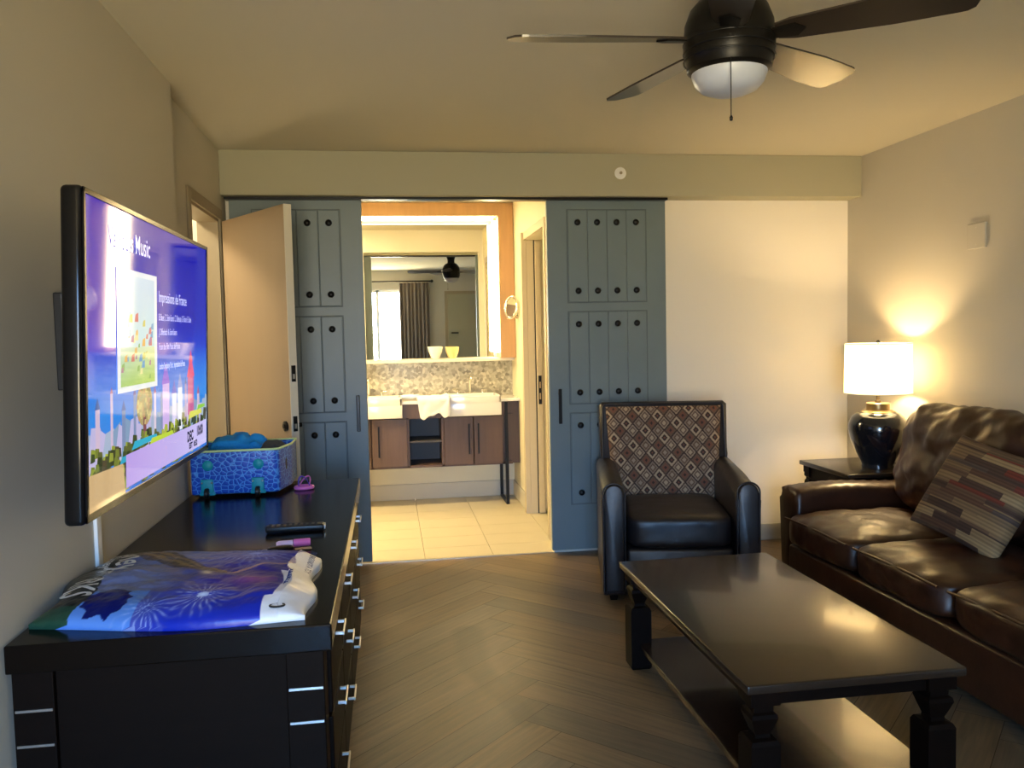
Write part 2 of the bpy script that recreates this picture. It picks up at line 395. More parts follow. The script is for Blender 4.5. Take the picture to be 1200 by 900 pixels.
# hallway behind the doorway
bm = box(-2.2, -2.1, 3.8, 5.6, 0, H); bx(bm, -2.2, XLF-.12, 3.75, 3.85, 0, H); bx(bm, -2.2, XLF-.12, 5.5, 5.6, 0, H); bx(bm, -2.2, XLF-.12, 3.8, 5.6, -.05, 0); bx(bm, -2.2, XLF-.121, 3.8, 5.6, H, H+.05)
st('wall_hallway', bm, 'wall_cream')
bm = bmesh.new()
c = .062; f = .012
bx(bm, XLF, XLF+f, D0-c, D0, 0, DZ+c, .003); bx(bm, XLF, XLF+f, D1, D1+c, 0, DZ+c, .003); bx(bm, XLF, XLF+f, D0, D1, DZ, DZ+c, .003)
bx(bm, XLF-.12, XLF, D0, D0+.015, 0, DZ); bx(bm, XLF-.12, XLF, D1-.015, D1, 0, DZ); bx(bm, XLF-.12, XLF, D0+.015, D1-.015, DZ-.015, DZ)
st('trim_1', bm, 'jamb')
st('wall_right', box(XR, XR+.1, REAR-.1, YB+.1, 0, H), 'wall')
OX0, OX1, OZ = -.22, 1.052, 2.345
bm = box(XLF, OX0, YB, YB+.1, 0, H); bx(bm, OX1, XR, YB, YB+.1, 0, H); bx(bm, OX0, OX1, YB, YB+.1, OZ, H)
st('wall_back', bm, 'wall_cream')
# rear wall with the window (seen in the mirror)
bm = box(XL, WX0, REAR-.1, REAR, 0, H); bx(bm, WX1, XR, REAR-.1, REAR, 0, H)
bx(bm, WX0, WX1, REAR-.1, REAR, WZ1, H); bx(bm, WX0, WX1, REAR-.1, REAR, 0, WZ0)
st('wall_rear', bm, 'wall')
# header box over the sliding doors
st('trim_2', box(XLF, XR, 5.20, YB, 2.32, H, .004), 'header')
bm = box(-.95, 1.825, 5.255, 5.33, 2.305, 2.32); st('trim_3', bm, 'iron')
bm = box(OX1+.0, XR, YB-.014, YB, 0, .115, .004); bx(bm, XLF, OX0, YB-.014, YB, 0, .115, .004); st('baseboard_back', bm, 'baseboard')
st('baseboard_right', box(XR-.014, XR, REAR, YB-.014, 0, .115, .004), 'baseboard')
bm = box(XL, XL+.014, REAR, JOG, 0, .115, .004); st('baseboard_left', bm, 'baseboard')
st('trim_4', box(OX0, OX1, YB-.012, YB+.012, -.001, .004, .0015), 'silver')

# bathroom shell
BY = 7.42; BX = 1.10
bm = box(-1.7, BX+.1, BY, BY+.1, 0, H); st('wall_bathroom_back', bm, 'bath_wall')
st('wall_bathroom_left', box(-1.7, -1.6, YB+.1, BY, 0, H), 'bath_wall')
bd = st('door_6', box(-1.6, -1.56, 6.15, 6.98, .01, 2.15, .003), 'vanity_wood'); bd['label'] = 'unseen brown panel added for the magnifying mirror to reflect'  # unseen dark panel, added only for the magnifying mirror's reflection
cab = obj('added_dark_cabinet', box(-1.598, -1.25, 7.0, 7.39, 0, 2.25, .004), 'vanity_wood'); mark(cab, 'unseen tall brown cabinet added for the magnifying mirror to reflect', 'cabinet')  # also out of view; added to darken what the magnifying mirror reflects
PD0, PD1, PDZ = 5.75, 6.60, 2.20
bm = box(BX, BX+.13, PD1, BY, 0, H); bx(bm, BX, BX+.13, YB+.1, PD0, 0, H); bx(bm, BX, BX+.13, PD0, PD1, PDZ, H)
st('wall_bathroom_right', bm, 'bath_wall')
bm = box(1.9, 2.0, 5.47, 7.5, 0, H); bx(bm, BX+.13, 2.0, 6.75, 6.85, 0, H); bx(bm, BX+.13, 1.9, 5.47, 6.8, -.05, 0); st('wall_closet', bm, 'bath_wall')
bm = bmesh.new()
bx(bm, BX-.03, BX+.012, PD1-.012, PD1+.05, 0, PDZ+.06, .003); bx(bm, BX-.014, BX, PD0-.06, PD0, 0, PDZ+.06, .003); bx(bm, BX-.014, BX, PD0, PD1-.012, PDZ, PDZ+.06, .003)
bx(bm, BX+.012, BX+.13, PD1-.014, PD1, 0, PDZ)
st('trim_5', bm, 'jamb_light')
dr = st('door_4', box(BX+.075, BX+.115, PD1-.05, PD1-.0145, .01, PDZ-.01, .002), 'jamb_light')
bm = box(BX+.066, BX+.075, PD1-.02, PD1-.0145, 0, PDZ); obj('gap_strip', bm, 'black', dr)
bm = box(BX+.082, BX+.108, PD1-.054, PD1-.049, .89, 1.12, .002); o = obj('strike_plate', bm, 'iron', dr)
bm = box(BX+.089, BX+.100, PD1-.0565, PD1-.0535, .93, .98, .001); bx(bm, BX+.089, BX+.100, PD1-.0565, PD1-.0535, 1.02, 1.07, .001); obj('latch', bm, 'tan', o)
bm = box(-1.6, BX, BY-.014, BY, 0, .14, .004); bx(bm, BX-.014, BX, PD1+.05, BY-.014, 0, .14, .004); st('baseboard_bathroom', bm, 'baseboard')

# ------------------------------------------------------------------ sliding doors
def barn(idx, x0, x1, handle_x):
    d = st('door_%d' % idx, box(x0, x1, 5.30, 5.337, .03, 2.318, .003), 'barn')
    xc = (x0+x1)/2; pw = .13
    rows = [(1.625, 2.27), (.965, 1.61), (.305, .95)]
    rows = [(1.655, 2.245), (.995, 1.59), (.335, .93)]
    for z0, z1 in rows:
        for k in range(4):
            px = xc+(k-2)*pw
            pnl = obj('panel', box(px+.002, px+pw-.002, 5.294, 5.3005, z0, z1, .0035), 'barn', d)
        g = bmesh.new()
        for q in (box(xc-2*pw-.006, xc-2*pw-.001, 5.2975, 5.3005, z0-.006, z1+.006),): q.free()
        bx(g, xc-2*pw-.007, xc-2*pw, 5.2985, 5.3005, z0-.007, z1+.007); bx(g, xc+2*pw, xc+2*pw+.007, 5.2985, 5.3005, z0-.007, z1+.007)
        bx(g, xc-2*pw, xc+2*pw, 5.2985, 5.3005, z1, z1+.007); bx(g, xc-2*pw, xc+2*pw, 5.2985, 5.3005, z0-.007, z0)
        for k in range(1, 4): bx(g, xc+(k-2)*pw-.0022, xc+(k-2)*pw+.0022, 5.2975, 5.3005, z0, z1)
        obj('groove', g, 'barn_groove', d)
        for k in range(4):
            for zz in (z0+.072, z1-.078):
                b = bmesh.new(); cx = xc+(k-1.5)*pw
                lathe(b, [(.0, -.018), (.008, -.0175), (.017, -.012), (.021, -.004), (.021, 0)], cx, 5.295, 16, 'Y', zz)
                obj('stud', b, 'iron', d, 30)
    b = box(handle_x-.011, handle_x+.011, 5.270, 5.279, .868, 1.095, .003)
    bx(b, handle_x-.008, handle_x+.008, 5.278, 5.300, .885, .905); bx(b, handle_x-.008, handle_x+.008, 5.278, 5.300, 1.055, 1.075)
    h = obj('handle', b, 'iron', d)
    d['label'] = 'blue grey sliding panel door left of the bathroom opening' if idx == 2 else 'blue grey sliding panel door behind the armchair, right of the bathroom opening'
    return d
barn(2, -.932, -.139, -.197)
barn(3, 1.030, 1.822, 1.094)

# ------------------------------------------------------------------ swung-open beige door
hd = bpy.data.objects.new('door_1', None); C.objects.link(hd); hd.location = (-.938, 5.10, 0); hd['kind'] = 'structure'
dx, dy = -.508+.938, 4.43-5.10
hd.rotation_euler = (0, 0, atan2(dy, dx)); hd['label'] = 'beige hinged door standing open in front of the left sliding door'
L = hypot(dx, dy)+.0
obj('slab', box(0, L-.006, 0, .042, .012, 2.15, .001), 'door_beige', hd)
obj('edge_band', box(L-.006, L, 0, .042, .012, 2.15, .001), 'door_edge', hd)
bm = box(L-.0005, L+.0025, .009, .033, 1.235, 1.32, .001); obj('deadbolt_plate', bm, 'iron', hd)
bm = box(L-.0005, L+.0025, .009, .033, .975, 1.055, .001); obj('latch_plate', bm, 'iron', hd)
bm = box(L+.002, L+.006, .015, .027, .99, 1.015); bx(bm, L+.002, L+.004, .015, .027, 1.25, 1.275); obj('bolt', bm, 'silver', hd)
for s in (-1, 1):
    yb = 0 if s < 0 else .042
    b = bmesh.new(); lathe(b, [(.0, 0), (.027, 0), (.027, s*.008), (.012, s*.012), (.012, s*(.045 if s > 0 else .016)), (0, s*(.045 if s > 0 else .016))], L-.065, yb, 24, 'Y', 1.0)
    r = obj('rose', b, 'iron', hd, 30)
    if s < 0: continue
    b = bmesh.new(); tube(b, [(L-.065, yb+s*.04, 1.0), (L-.09, yb+s*.046, 1.0), (L-.175, yb+s*.043, .998)], [.010, .009, .007]); obj('lever', b, 'iron', r, 60)

# ------------------------------------------------------------------ window, curtains, rear door (mirror)
bm = bmesh.new()
for x0, x1, z0, z1 in ((WX0, WX0+.05, WZ0, WZ1), (WX1-.05, WX1, WZ0, WZ1), (WX0, WX1, WZ1-.05, WZ1), (WX0, WX1, WZ0, WZ0+.06), ((WX0+WX1)/2-.03, (WX0+WX1)/2+.03, WZ0, WZ1)):
    bx(bm, x0, x1, REAR-.09, REAR-.04, z0, z1, .003)
wi = st('window_1', bm, 'white_plastic')
obj('pane', box(WX0+.045, WX1-.045, REAR-.068, REAR-.062, WZ0+.05, WZ1-.045), 'window_glass', wi)
t = thing('curtain_rod', 'black curtain rod reflected in the bathroom mirror', 'curtain rod', (0, REAR+.09, 2.36))
b = bmesh.new(); tube(b, [(-.88, REAR+.09, 2.36), (.98, REAR+.09, 2.36)], .014); obj('rod', b, 'iron', t, 60, w=True)
for x in (.99,): b = bmesh.new(); bmesh.ops.create_uvsphere(b, u_segments=14, v_segments=10, radius=.03); bmesh.ops.translate(b, vec=(x, REAR+.09, 2.36), verts=b.verts); obj('finial', b, 'iron', t, 60, w=True)
for x in (-.84, .94): obj('bracket', box(x-.01, x+.01, REAR, REAR+.09, 2.345, 2.36, .002), 'iron', t, w=True)
def curtain(x0, x1, lab, folds):
    b = bmesh.new()
    def fn(u, v):
        x = x0+(x1-x0)*u; a = .032*sin(u*folds*2*pi)*(1-.25*v)+.01*sin(u*23+v*2)
        return (x, REAR+.09+a, .03+2.30*v)
    grid(b, folds*10, 14, fn)
    o = obj('curtain', b, 'curtain', None, 180)
    s = o.modifiers.new('s', 'SOLIDIFY'); s.thickness = .004
    mark(o, lab, 'curtain', 'curtains')
curtain(.34, .93, 'brown grey pleated curtain hanging beside the bright window in the mirror', 8)
rd = bpy.data.objects.new('door_5', None); C.objects.link(rd); rd['kind'] = 'structure'; rd.location = (1.3, REAR, 0)
obj('slab', box(0, .85, .0, .035, .01, 2.1, .002), 'header', rd)
bm = box(-.06, 0, 0, .02, 0, 2.16); bx(bm, .85, .91, 0, .02, 0, 2.16); bx(bm, 0, .85, 0, .02, 2.1, 2.16); obj('frame', bm, 'jamb', rd)
b = bmesh.new(); tube(b, [(.07, .03, 1.32), (.07, .085, 1.32), (.2, .085, 1.32)], .011); obj('lever', b, 'iron', rd, 60)

# ================================================================== TELEVISION
XT = -0.655
tv = thing('television', 'large flat television on the left wall showing a blue music screen', 'television', (XT-.10, 2.55, 1.42))
TW, THh = 1.245, .735
TY0, TZ0 = 1.925, 1.062
tilt = radians(2.2)
def tvp(y, z, d=0.0):   # local: y along the wall from the near edge, z up, d outward
    return Vector((d + sin(tilt)*(z-THh/2), TY0+y, TZ0+z))
def tvbox(y0, y1, z0, z1, d0, d1, bev=.003, seg=2):
    bm = box(d0, d1, y0, y1, z0, z1, bev, seg)
    for v in bm.verts:
        q = tvp(v.co.y, v.co.z, v.co.x); v.co = Vector((XT+q.x, q.y, q.z))
    return bm
obj('casing', tvbox(-.004, TW+.004, -.004, THh+.004, -.045, .001, .012, 4), 'gloss_black', tv, 40, w=True)
bm = bmesh.new()
for y0, y1, z0, z1 in ((0, .013, 0, THh), (TW-.013, TW, 0, THh), (0, TW, THh-.013, THh), (0, TW, 0, .018)):
    q = tvbox(y0, y1, z0, z1, .0, .0045, .0015)
    me = bpy.data.meshes.new('x'); q.to_mesh(me); q.free(); bm.from_mesh(me)
obj('bezel', bm, 'gloss_black', tv, w=True)
bm = bmesh.new(); cl = bm.loops.layers.float_color.new('Col')
SW, SH = TW-.026, THh-.031
def hexc(h): 
    c = [int(h[i:i+2], 16)/255 for i in (0, 2, 4)]
    return tuple((x/12.92 if x <= .04045 else ((x+.055)/1.055)**2.4) for x in c)+(1,)
layer = [0]
def spt(u, v, dd): u = min(1, max(0, u)); v = min(1, max(0, v)); q = tvp(.013+u*SW, .018+v*SH, .0012+dd); return Vector((XT+q.x, q.y, q.z))
def spoly(pts, col, dd=None):
    if dd is None: layer[0] += 1; dd = layer[0]*3e-6
    f = bm.faces.new([bm.verts.new(spt(u, v, dd)) for u, v in pts])
    for i, l in enumerate(f.loops): l[cl] = col[i] if isinstance(col[0], tuple) else col
sky = [(0, '2a6fd0'), (.30, '2f86e0'), (.42, '1f6cdc'), (.52, '0a2fc4'), (.62, '0410b0'), (1, '0808a4')]
for (a, ca), (b_, cb) in zip(sky, sky[1:]): spoly([(0, a), (1, a), (1, b_), (0, b_)], [hexc(ca), hexc(ca), hexc(cb), hexc(cb)], 0)
random.seed(3)
# generic park landscape: distant hills, trees, towers
for k in range(26):
    u = k/25; spoly([(u-.05, .12), (u+.05, .12), (u+.03, .245+.02*sin(k*2.1)), (u-.02, .25+.02*sin(k*1.3))], hexc(random.choice(['9fb0c8', '7f9ab8', 'b9b2d8'])))
def tower(u, w, z0, z1, col, roof):
    spoly([(u-w, z0), (u+w, z0), (u+w, z1), (u-w, z1)], hexc(col)); spoly([(u-w*1.25, z1), (u+w*1.25, z1), (u, z1+w*3.2)], hexc(roof))
for k in range(12):
    u = .05+k*.075+random.uniform(-.02, .02); tower(u, random.uniform(.006, .013), .16, .27+random.uniform(0, .10), random.choice(['c8b4cc', '9a86b8', 'd8c8d8', '7a8cb0']), random.choice(['5a4a90', 'a05a80', '4060a0']))
tower(.54, .03, .16, .36, 'c9b0e6', '8a5ad0'); tower(.62, .02, .16, .31, 'd8d0f0', '6a6ac8'); tower(.80, .035, .19, .37, 'c25a92', 'e04070'); tower(.80, .018, .36, .44, 'd8487c', 'e04070')
tower(.68, .022, .14, .33, 'e6e8f4', '8094d0')
for k in range(26):   # round tree in the middle
    a = k/26*2*pi
cc = [(.36+.062*cos(i/18*2*pi), .30+.085*sin(i/18*2*pi)) for i in range(18)]; spoly(cc, hexc('a99a66')); spoly([(.345, .14), (.375, .14), (.37, .25), (.35, .25)], hexc('7a4a52'))
for k in range(60):
    a = random.uniform(0, 2*pi); r = sqrt(random.random()); u, v = .36+.055*r*cos(a), .30+.075*r*sin(a); s = .009
    spoly([(u-s, v-s), (u+s, v-s), (u+s*.6, v+s), (u-s*.7, v+s)], hexc(random.choice(['c8bc7c', '8a8458', 'b8906a', '9a9c74'])))
for k in range(420):
    u = random.uniform(0, .99); v = random.uniform(.02, .20-.03*abs(sin(u*9))); s = random.uniform(.008, .02)
    spoly([(u-s, v-s), (u+s, v-s), (u+s*.8, v+s), (u-s*.6, v+s*1.3)], hexc(random.choice(['2c3a20', '3c4a28', '56602e', '6e7a30', '8a9638', 'a8b444', '4a4430'])))
for u, v, w, h, c_ in ((.36, .155, .1, .012, '28a8c8'), (.25, .12, .07, .01, '20a0c0'), (.5, .14, .11, .012, 'b8d040'), (.62, .11, .1, .012, 'a4c038'), (.85, .185, .08, .014, 'd8d858'), (.92, .21, .05, .01, '90c848')):
    spoly([(u-w, v-h), (u+w, v-h*.5), (u+w*.9, v+h), (u-w*.8, v+h*1.4)], hexc(c_))
# lilac logo bar at the bottom
spoly([(.22, .015), (.99, .015), (.99, .135), (.22, .135)], [hexc('b49be0'), hexc('c8c0f0'), hexc('c8c0f0'), hexc('b49be0')])
spoly([(0.0, .0), (.215, .0), (.20, .11), (.0, .12)], hexc('c8a878'))
# pale picture panel with a small coloured picture
spoly([(.17, .36), (.46, .36), (.46, .80), (.17, .80)], hexc('dfe6ea'))
spoly([(.19, .50), (.44, .50), (.44, .78), (.19, .78)], [hexc('d0e4e0'), hexc('b8dCe0'.lower()), hexc('b9cfe4'), hexc('d8e4ec')])
spoly([(.19, .38), (.44, .38), (.44, .52), (.19, .52)], [hexc('9cc470'), hexc('a8c858'), hexc('d0dcb0'), hexc('c0d8c8')])
for k in range(46):
    u = random.uniform(.2, .43); v = random.uniform(.39, .64); s = random.uniform(.006, .014)
    spoly([(u-s, v-s), (u+s, v-s), (u+s, v+s*1.6), (u-s*.5, v+s)], hexc(random.choice(['e0b060', 'd07870', '6aa0c8', 'c8c060', '88b060', 'e8dca0', 'b07898'])))
scr = obj('screen', bm, 'screen', tv, w=True)
emis('screen_text_white', (.60, .66, 1.0), .42, .1)
def ttext(body, u, v, size, xs=1.0, bold=0.0, m='screen_text_white'):
    q = text_mesh(body, size, xs, bold)
    for p in q.verts:
        a = tvp(.013+u*SW+p.co.x, .018+v*SH+p.co.y, .0034); p.co = Vector((XT+a.x, a.y, a.z))
    return q
def joinbm(lst):
    o = bmesh.new()
    for q in lst: me = bpy.data.meshes.new('j'); q.to_mesh(me); q.free(); o.from_mesh(me)
    return o
for q in (ttext('Various Music', .13, .865, .070, .85, .0003), ttext('Impressions de France', .475, .70, .046, .80, .0002),
          ttext('B. Baser, C. Saint-Saens, C. Debussy, G. Faure, E. Satie', .475, .625, .028, .64),
          ttext('J. Offenbach & Saint-Saens', .475, .565, .028, .70), ttext('From the Film Music de France', .475, .505, .028, .70),
          ttext('London Symphony Orch.  Impressions de France', .475, .425, .026, .60, .0006)):
    obj('screen_text', q, 'screen_text_white', scr, w=True)
for q in (ttext('DEC', .75, .066, .046, .95, .0022), ttext('10:00', .86, .074, .046, .95, .0022), ttext('EST  8:32', .77, .030, .026, 1.2, .0014)):
    obj('screen_text', q, 'blue_fabric', scr, w=True)
# swing-arm mount
bm = box(-.909, -.885, 2.46, 2.72, 1.33, 1.60, .003); br = obj('wall_bracket', bm, 'black', tv, w=True)
bm = box(-.89, XT-.045, 2.50, 2.60, 1.40, 1.46, .004); bx(bm, XT-.07, XT-.04, 2.35, 2.75, 1.28, 1.58, .003); obj('mount_arm', bm, 'black', tv, w=True)
o = obj('cable_cover', box(XL, XL+.012, 2.68, 2.72, .762, 1.28, .003), 'white_plastic'); mark(o, 'thin white cable channel on the wall below the television', 'cable cover')

# ================================================================== DRESSER
dt = thing('dresser', 'long black-brown dresser with silver handles under the television', 'dresser', (-.53, 3.1, 0))
obj('top', box(-.905, -.158, 2.045, 4.175, .692, .76, .004), 'dresser_top', dt, w=True)
bm = box(-.885, -.19, 2.075, 4.155, .06, .692, .002); bx(bm, -.86, -.21, 2.1, 4.13, 0, .06)
obj('body', bm, 'espresso', dt, w=True)
for x0, x1 in ((-.897, -.805), (-.272, -.18)):
    for y0 in (2.058, 4.08): 
        p_ = obj('corner_post', box(x0, x1, y0, y0+.09, 0, .692, .003), 'espresso', dt, w=True)
        if y0 < 3:
            for zz in (.598, .513, .12): obj('metal_inlay', box(x0+.006, x1-.004, 2.0545, 2.059, zz-.003, zz+.003), 'silver', p_, w=True)
nC = 4; cw = (4.07-2.155)/nC
for i in range(nC):
    y0 = 2.155+i*cw+.005; y1 = y0+cw-.010
    for j, (z0, z1) in enumerate(((.485, .675), (.285, .475), (.085, .275))):
        if i == 0: pass
        d_ = obj('drawer', box(-.19, -.170, y0, y1, z0, z1, .0035), 'espresso', dt, w=True)
        yc = (y0+y1)/2; zc = (z0+z1)/2+.05
        b = box(-.151, -.146, yc-.055, yc+.055, zc-.006, zc+.006, .0015); bx(b, -.170, -.148, yc-.053, yc-.046, zc-.004, zc+.004); bx(b, -.170, -.148, yc+.046, yc+.053, zc-.004, zc+.004)
        obj('handle', b, 'silver', d_, w=True)

# ================================================================== BAG on the dresser
BX0, BX1, BY0, BY1 = -.93, -.225, 2.075, 2.74
def bag_out(u, v):
    x0 = -.895+.02*sin(v*9)-.0*v; x1 = -.215-.012*sin(v*11+1)-.02*v
    y0 = 2.075+.012*sin(u*7+.5)+.02*(1-u)*(1-u)*4*(1-u); y1 = 2.70+.01*sin(u*9)-.08*u*u+.06*(1-u)
    return x0+(x1-x0)*u, y0+(y1-y0)*v
def bag_h(u, v):
    a = max(0, 1-abs(2*u-1)**5)**.5; b = max(0, 1-abs(2*v-1)**5)**.6
    h = .012+.048*a*b
    h += a*b*(.010*noise.noise(Vector((u*5, v*6, 3)))+.004*noise.noise(Vector((u*13, v*17, 1))) + .002*abs(noise.noise(Vector((u*30-v*12, v*24, 5)))))
    if u > .9: h = h*(1-(u-.9)*5)+.006
    return max(.004, h)
def mixc(a, b, t): t = max(0, min(1, t)); return tuple(x+(y-x)*t for x, y in zip(a, b))
def burst(u, v, cu, cv, asp, n, r0, r1, seed):
    du, dv = (u-cu)*asp, v-cv; r = hypot(du, dv); a = atan2(dv, du)
    if r < r0: return 1-.4*r/r0
    if r > r1: return 0
    k = .5+.5*sin(a*n+3*noise.noise(Vector((r*14, a, seed)))); k2 = .5+.5*sin(r*110+6*noise.noise(Vector((a*4, r*3, seed))))
    return max(0, (k**5)*(.25+.75*k2))*(1-(r-r0)/(r1-r0))
def bag_col(u, v):
    blue = (.001, .001, .20); c = mixc(blue, (.0, .004, .30), noise.noise(Vector((u*4, v*4, 0)))+.4)
    # pale sky on the left
    s = max(0, min(1, (.52-u+.22*v)*4)); c = mixc(c, (.20, .25, .46), s*.85)
    if v < .22: c = mixc(c, (.005, .03, .45), .65*(1-s*.5)) if u > .38 else mixc(c, (.08, .26, .75), .8)
    # gold streamers
    for k in range(5):
        v0 = .98-.05*k; lin = v0-(u-.16)*(1.02-.10*k); d = abs(v-lin)
        if .16 < u < .66 and d < .022+.008*sin(u*40+k): c = mixc(c, (.30, .20, .07) if k % 2 else (.06, .045, .035), .8)
    d = abs(v-(.44+.20*((u-.66)/.28)**.7)) if u > .66 else 9
    if u < .92 and d < .012: c = mixc(c, (.55, .35, .2), .7)
    if .60 < u < .85: c = mixc(c, (.4, .12, .22), .55*exp(-((v-.34)/.05)**2)*exp(-((u-.76)/.08)**2))
    c = mixc(c, (.9, .8, .5), .9*exp(-(((u-.58)/.02)**2+((v-.47)/.03)**2)))
    b = burst(u, v, .72, .80, 1.1, 26, .035, .27, 1); c = mixc(c, (.40, .55, .95), b)
    c = mixc(c, (.22, .30, .75), .45*exp(-(((u-.72)/.10)**2+((v-.78)/.12)**2)))
    b = burst(u, v, .60, .17, 1.1, 22, .022, .16, 4); c = mixc(c, (.6, .75, 1.0), b)
    b = burst(u, v, .42, .06, 1.1, 18, .0, .15, 9); c = mixc(c, (.5, .65, 1.0), b*.8)
    if ((u-.24)/.09)**2+((v-.12)/.11)**2 < 1+.5*noise.noise(Vector((u*30, v*30, 2))): c = (.0, .005, .12)
    # dark strip with the lettering
    e = .145+.05*v+.012*noise.noise(Vector((v*12, 0, 7)))
    if u < e: c = mixc((.002, .003, .003), (.05, .055, .045), .5+noise.noise(Vector((u*30, v*30, 5))))
    if u < e and v < .075: c = mixc(c, (.01, .06, .035), .8)
    if u > .915+.012*sin(v*30): c = (.72, .74, .78)
    elif u > .87 and .10 < v < .50: c = (.72, .74, .80)
    elif u > .84 and v <= .12: c = (.72, .74, .78)
    return c
bm = bmesh.new(); cl = bm.loops.layers.float_color.new('Col')
NU, NV = 230, 200
V = grid(bm, NU, NV, lambda u, v: (*bag_out(u, v), .7605+bag_h(u, v)))
uvof = {}
for i in range(NU+1):
    for j in range(NV+1): uvof[V[i][j]] = (i/NU, j/NV)
for f in bm.faces:
    for l in f.loops: l[cl] = (*bag_col(*uvof[l.vert]), 1)
nf = len(bm.faces)
B = [[bm.verts.new((*bag_out(i/20, j/20), .7602)) for j in range(21)] for i in range(21)]
for i in range(20):
    for j in range(20):
        f = bm.faces.new((B[i][j], B[i][j+1], B[i+1][j+1], B[i+1][j]))
        for l in f.loops: l[cl] = (.01, .02, .3, 1)
def skirt(top, bot):
    nt_ = len(top)-1
    for k in range(nt_):
        b0 = bot[int(k*20/nt_)]; b1 = bot[int((k+1)*20/nt_)]
        f = bm.faces.new([top[k], top[k+1], b1, b0] if b0 is not b1 else [top[k], top[k+1], b0])
        for l in f.loops: l[cl] = (*bag_col(*uvof.get(top[k])), 1)
skirt([V[i][0] for i in range(NU+1)], [B[i][0] for i in range(21)]); skirt([V[i][NV] for i in range(NU+1)], [B[i][20] for i in range(21)])
skirt([V[0][j] for j in range(NV+1)], [B[0][j] for j in range(21)]); skirt([V[NU][j] for j in range(NV+1)], [B[20][j] for j in range(21)])
bag = obj('shopping_bag', bm, 'bag_print', None, 60)
mark(bag, 'blue plastic shopping bag with firework print on the near end of the dresser', 'bag')
def bagtext(body, size, u0, v0, xs=1.0, bold=0.0, rot=-90, ital=0):
    q = text_mesh(body, size, xs, bold); bmesh.ops.subdivide_edges(q, edges=[e for e in q.edges if e.calc_length() > .01], cuts=2)
    a = radians(rot)
    X0, Y0 = bag_out(u0, v0)
    for p in q.verts:
        x, y = p.co.x+ital*p.co.y, p.co.y
        X, Yv = X0+x*cos(a)-y*sin(a), Y0+x*sin(a)+y*cos(a)
        u = (X+.895)/.68; v = (Yv-2.075)/.645
        p.co = Vector((X, Yv, .7650+max(bag_h(min(max(u+du, 0), 1), min(max(v+dv, 0), 1)) for du in (-.006, 0, .006) for dv in (-.006, 0, .006))))
    return q
for q in (bagtext('Disney', .115, .105, .93, .85, .0016, -86, .15), bagtext('PARKS', .105, .085, .50, .80, .002, -87)): obj('bag_lettering', q, 'white_plastic', bag)
obj('bag_lettering', joinbm([bagtext('Walt Disney World', .045, .045, .93, 1, .0006, -86)]), 'white_plastic', bag)
for q in (bagtext('THIS BAG IS NOT A TOY', .022, .955, .93, 1, .0002, -90), bagtext('PLEASE RECYCLE', .018, .90, .46, 1, .0002, -90)): obj('bag_print_text', q, 'blue_fabric', bag)
b = bmesh.new(); X0, Y0 = bag_out(.90, .045); tube(b, [(X0+.018*cos(a/16*2*pi), Y0+.012*sin(a/16*2*pi), .7632+bag_h(.90, .045)) for a in range(16)], .0026, 6, closed=True); obj('bag_print_text', b, 'black', bag)

# ================================================================== small things on the dresser
Z = .7605
t = thing('remote_control', 'black remote control lying on the dresser behind the pink marker', 'remote control', (-.35, 3.07, Z), radians(2))
obj('body', box(-.107, .10, -.024, .024, .003, .026, .007, 3), 'black', t, 40)
b = bmesh.new()
for i in range(9):
    for j in range(3): bx(b, -.09+i*.02-.005, -.09+i*.02+.005, -.014+j*.014-.004, -.014+j*.014+.004, .0255, .0275, .001)
obj('button', b, 'dark_cloth', t)['kind'] = 'stuff'
b = box(.099, .104, -.021, .021, .006, .022, .002); obj('end_cap', b, 'silver', t)
t = thing('pink_marker', 'pink marker pen lying beside the keys behind the bag', 'pen', (-.34, 2.835, Z), radians(8))
b = bmesh.new(); lathe(b, [(0, -.05), (.007, -.05), (.0115, -.042), (.0115, .004), (.0120, .004)], 0, 0, 20, 'X', .0135); obj('barrel', b, 'pale_pink', t, 40)
b = bmesh.new(); lathe(b, [(.0118, .006), (.0132, .007), (.0132, .058), (.011, .061), (0, .061)], 0, 0, 20, 'X', .0135); obj('cap', b, 'pink', t, 40)
t = thing('key_fob', 'black key fob with metal ring beside the pink marker', 'keys', (-.37, 2.782, Z), radians(12))
b = cushion(0, 0, .010, .042, .017, .0095, 10, 4, .1); obj('fob', b, 'gloss_black', t, 180)
b = bmesh.new(); tube(b, [(-.058+.016*cos(a/20*2*pi), .016*sin(a/20*2*pi), .0035+.004*(cos(a/20*2*pi)+1)) for a in range(20)], .0018, 6, closed=True); obj('ring', b, 'silver', t, 60)
b = box(.046, .10, -.011, .011, .001, .006, .002); obj('tag', b, 'tan', t)
t = thing('wristband', 'purple and pink wristband standing on the far end of the dresser', 'wristband', (-.405, 3.93, Z), radians(10))
b = bmesh.new(); tube(b, [(.038*cos(a/28*2*pi), .030*sin(a/28*2*pi), .0092) for a in range(28)], .0092, 8, closed=True); obj('loop', b, 'pink', t, 60)
def band(y0, r, m, tiltx, nm):
    b = bmesh.new()
    for a in range(24):
        pass
    def fn(u, v):
        a = -pi*.08+u*pi*1.16; return (r*cos(a)+tiltx*sin(a), y0+(v-.5)*.022, .012+r*2.0*max(0, sin(a)))
    grid(b, 26, 2, fn); o = obj(nm, b, m, t, 180); s = o.modifiers.new('s', 'SOLIDIFY'); s.thickness = .0035
band(-.008, .026, 'purple', -.010, 'strap'); band(.012, .024, 'pink', .020, 'strap')

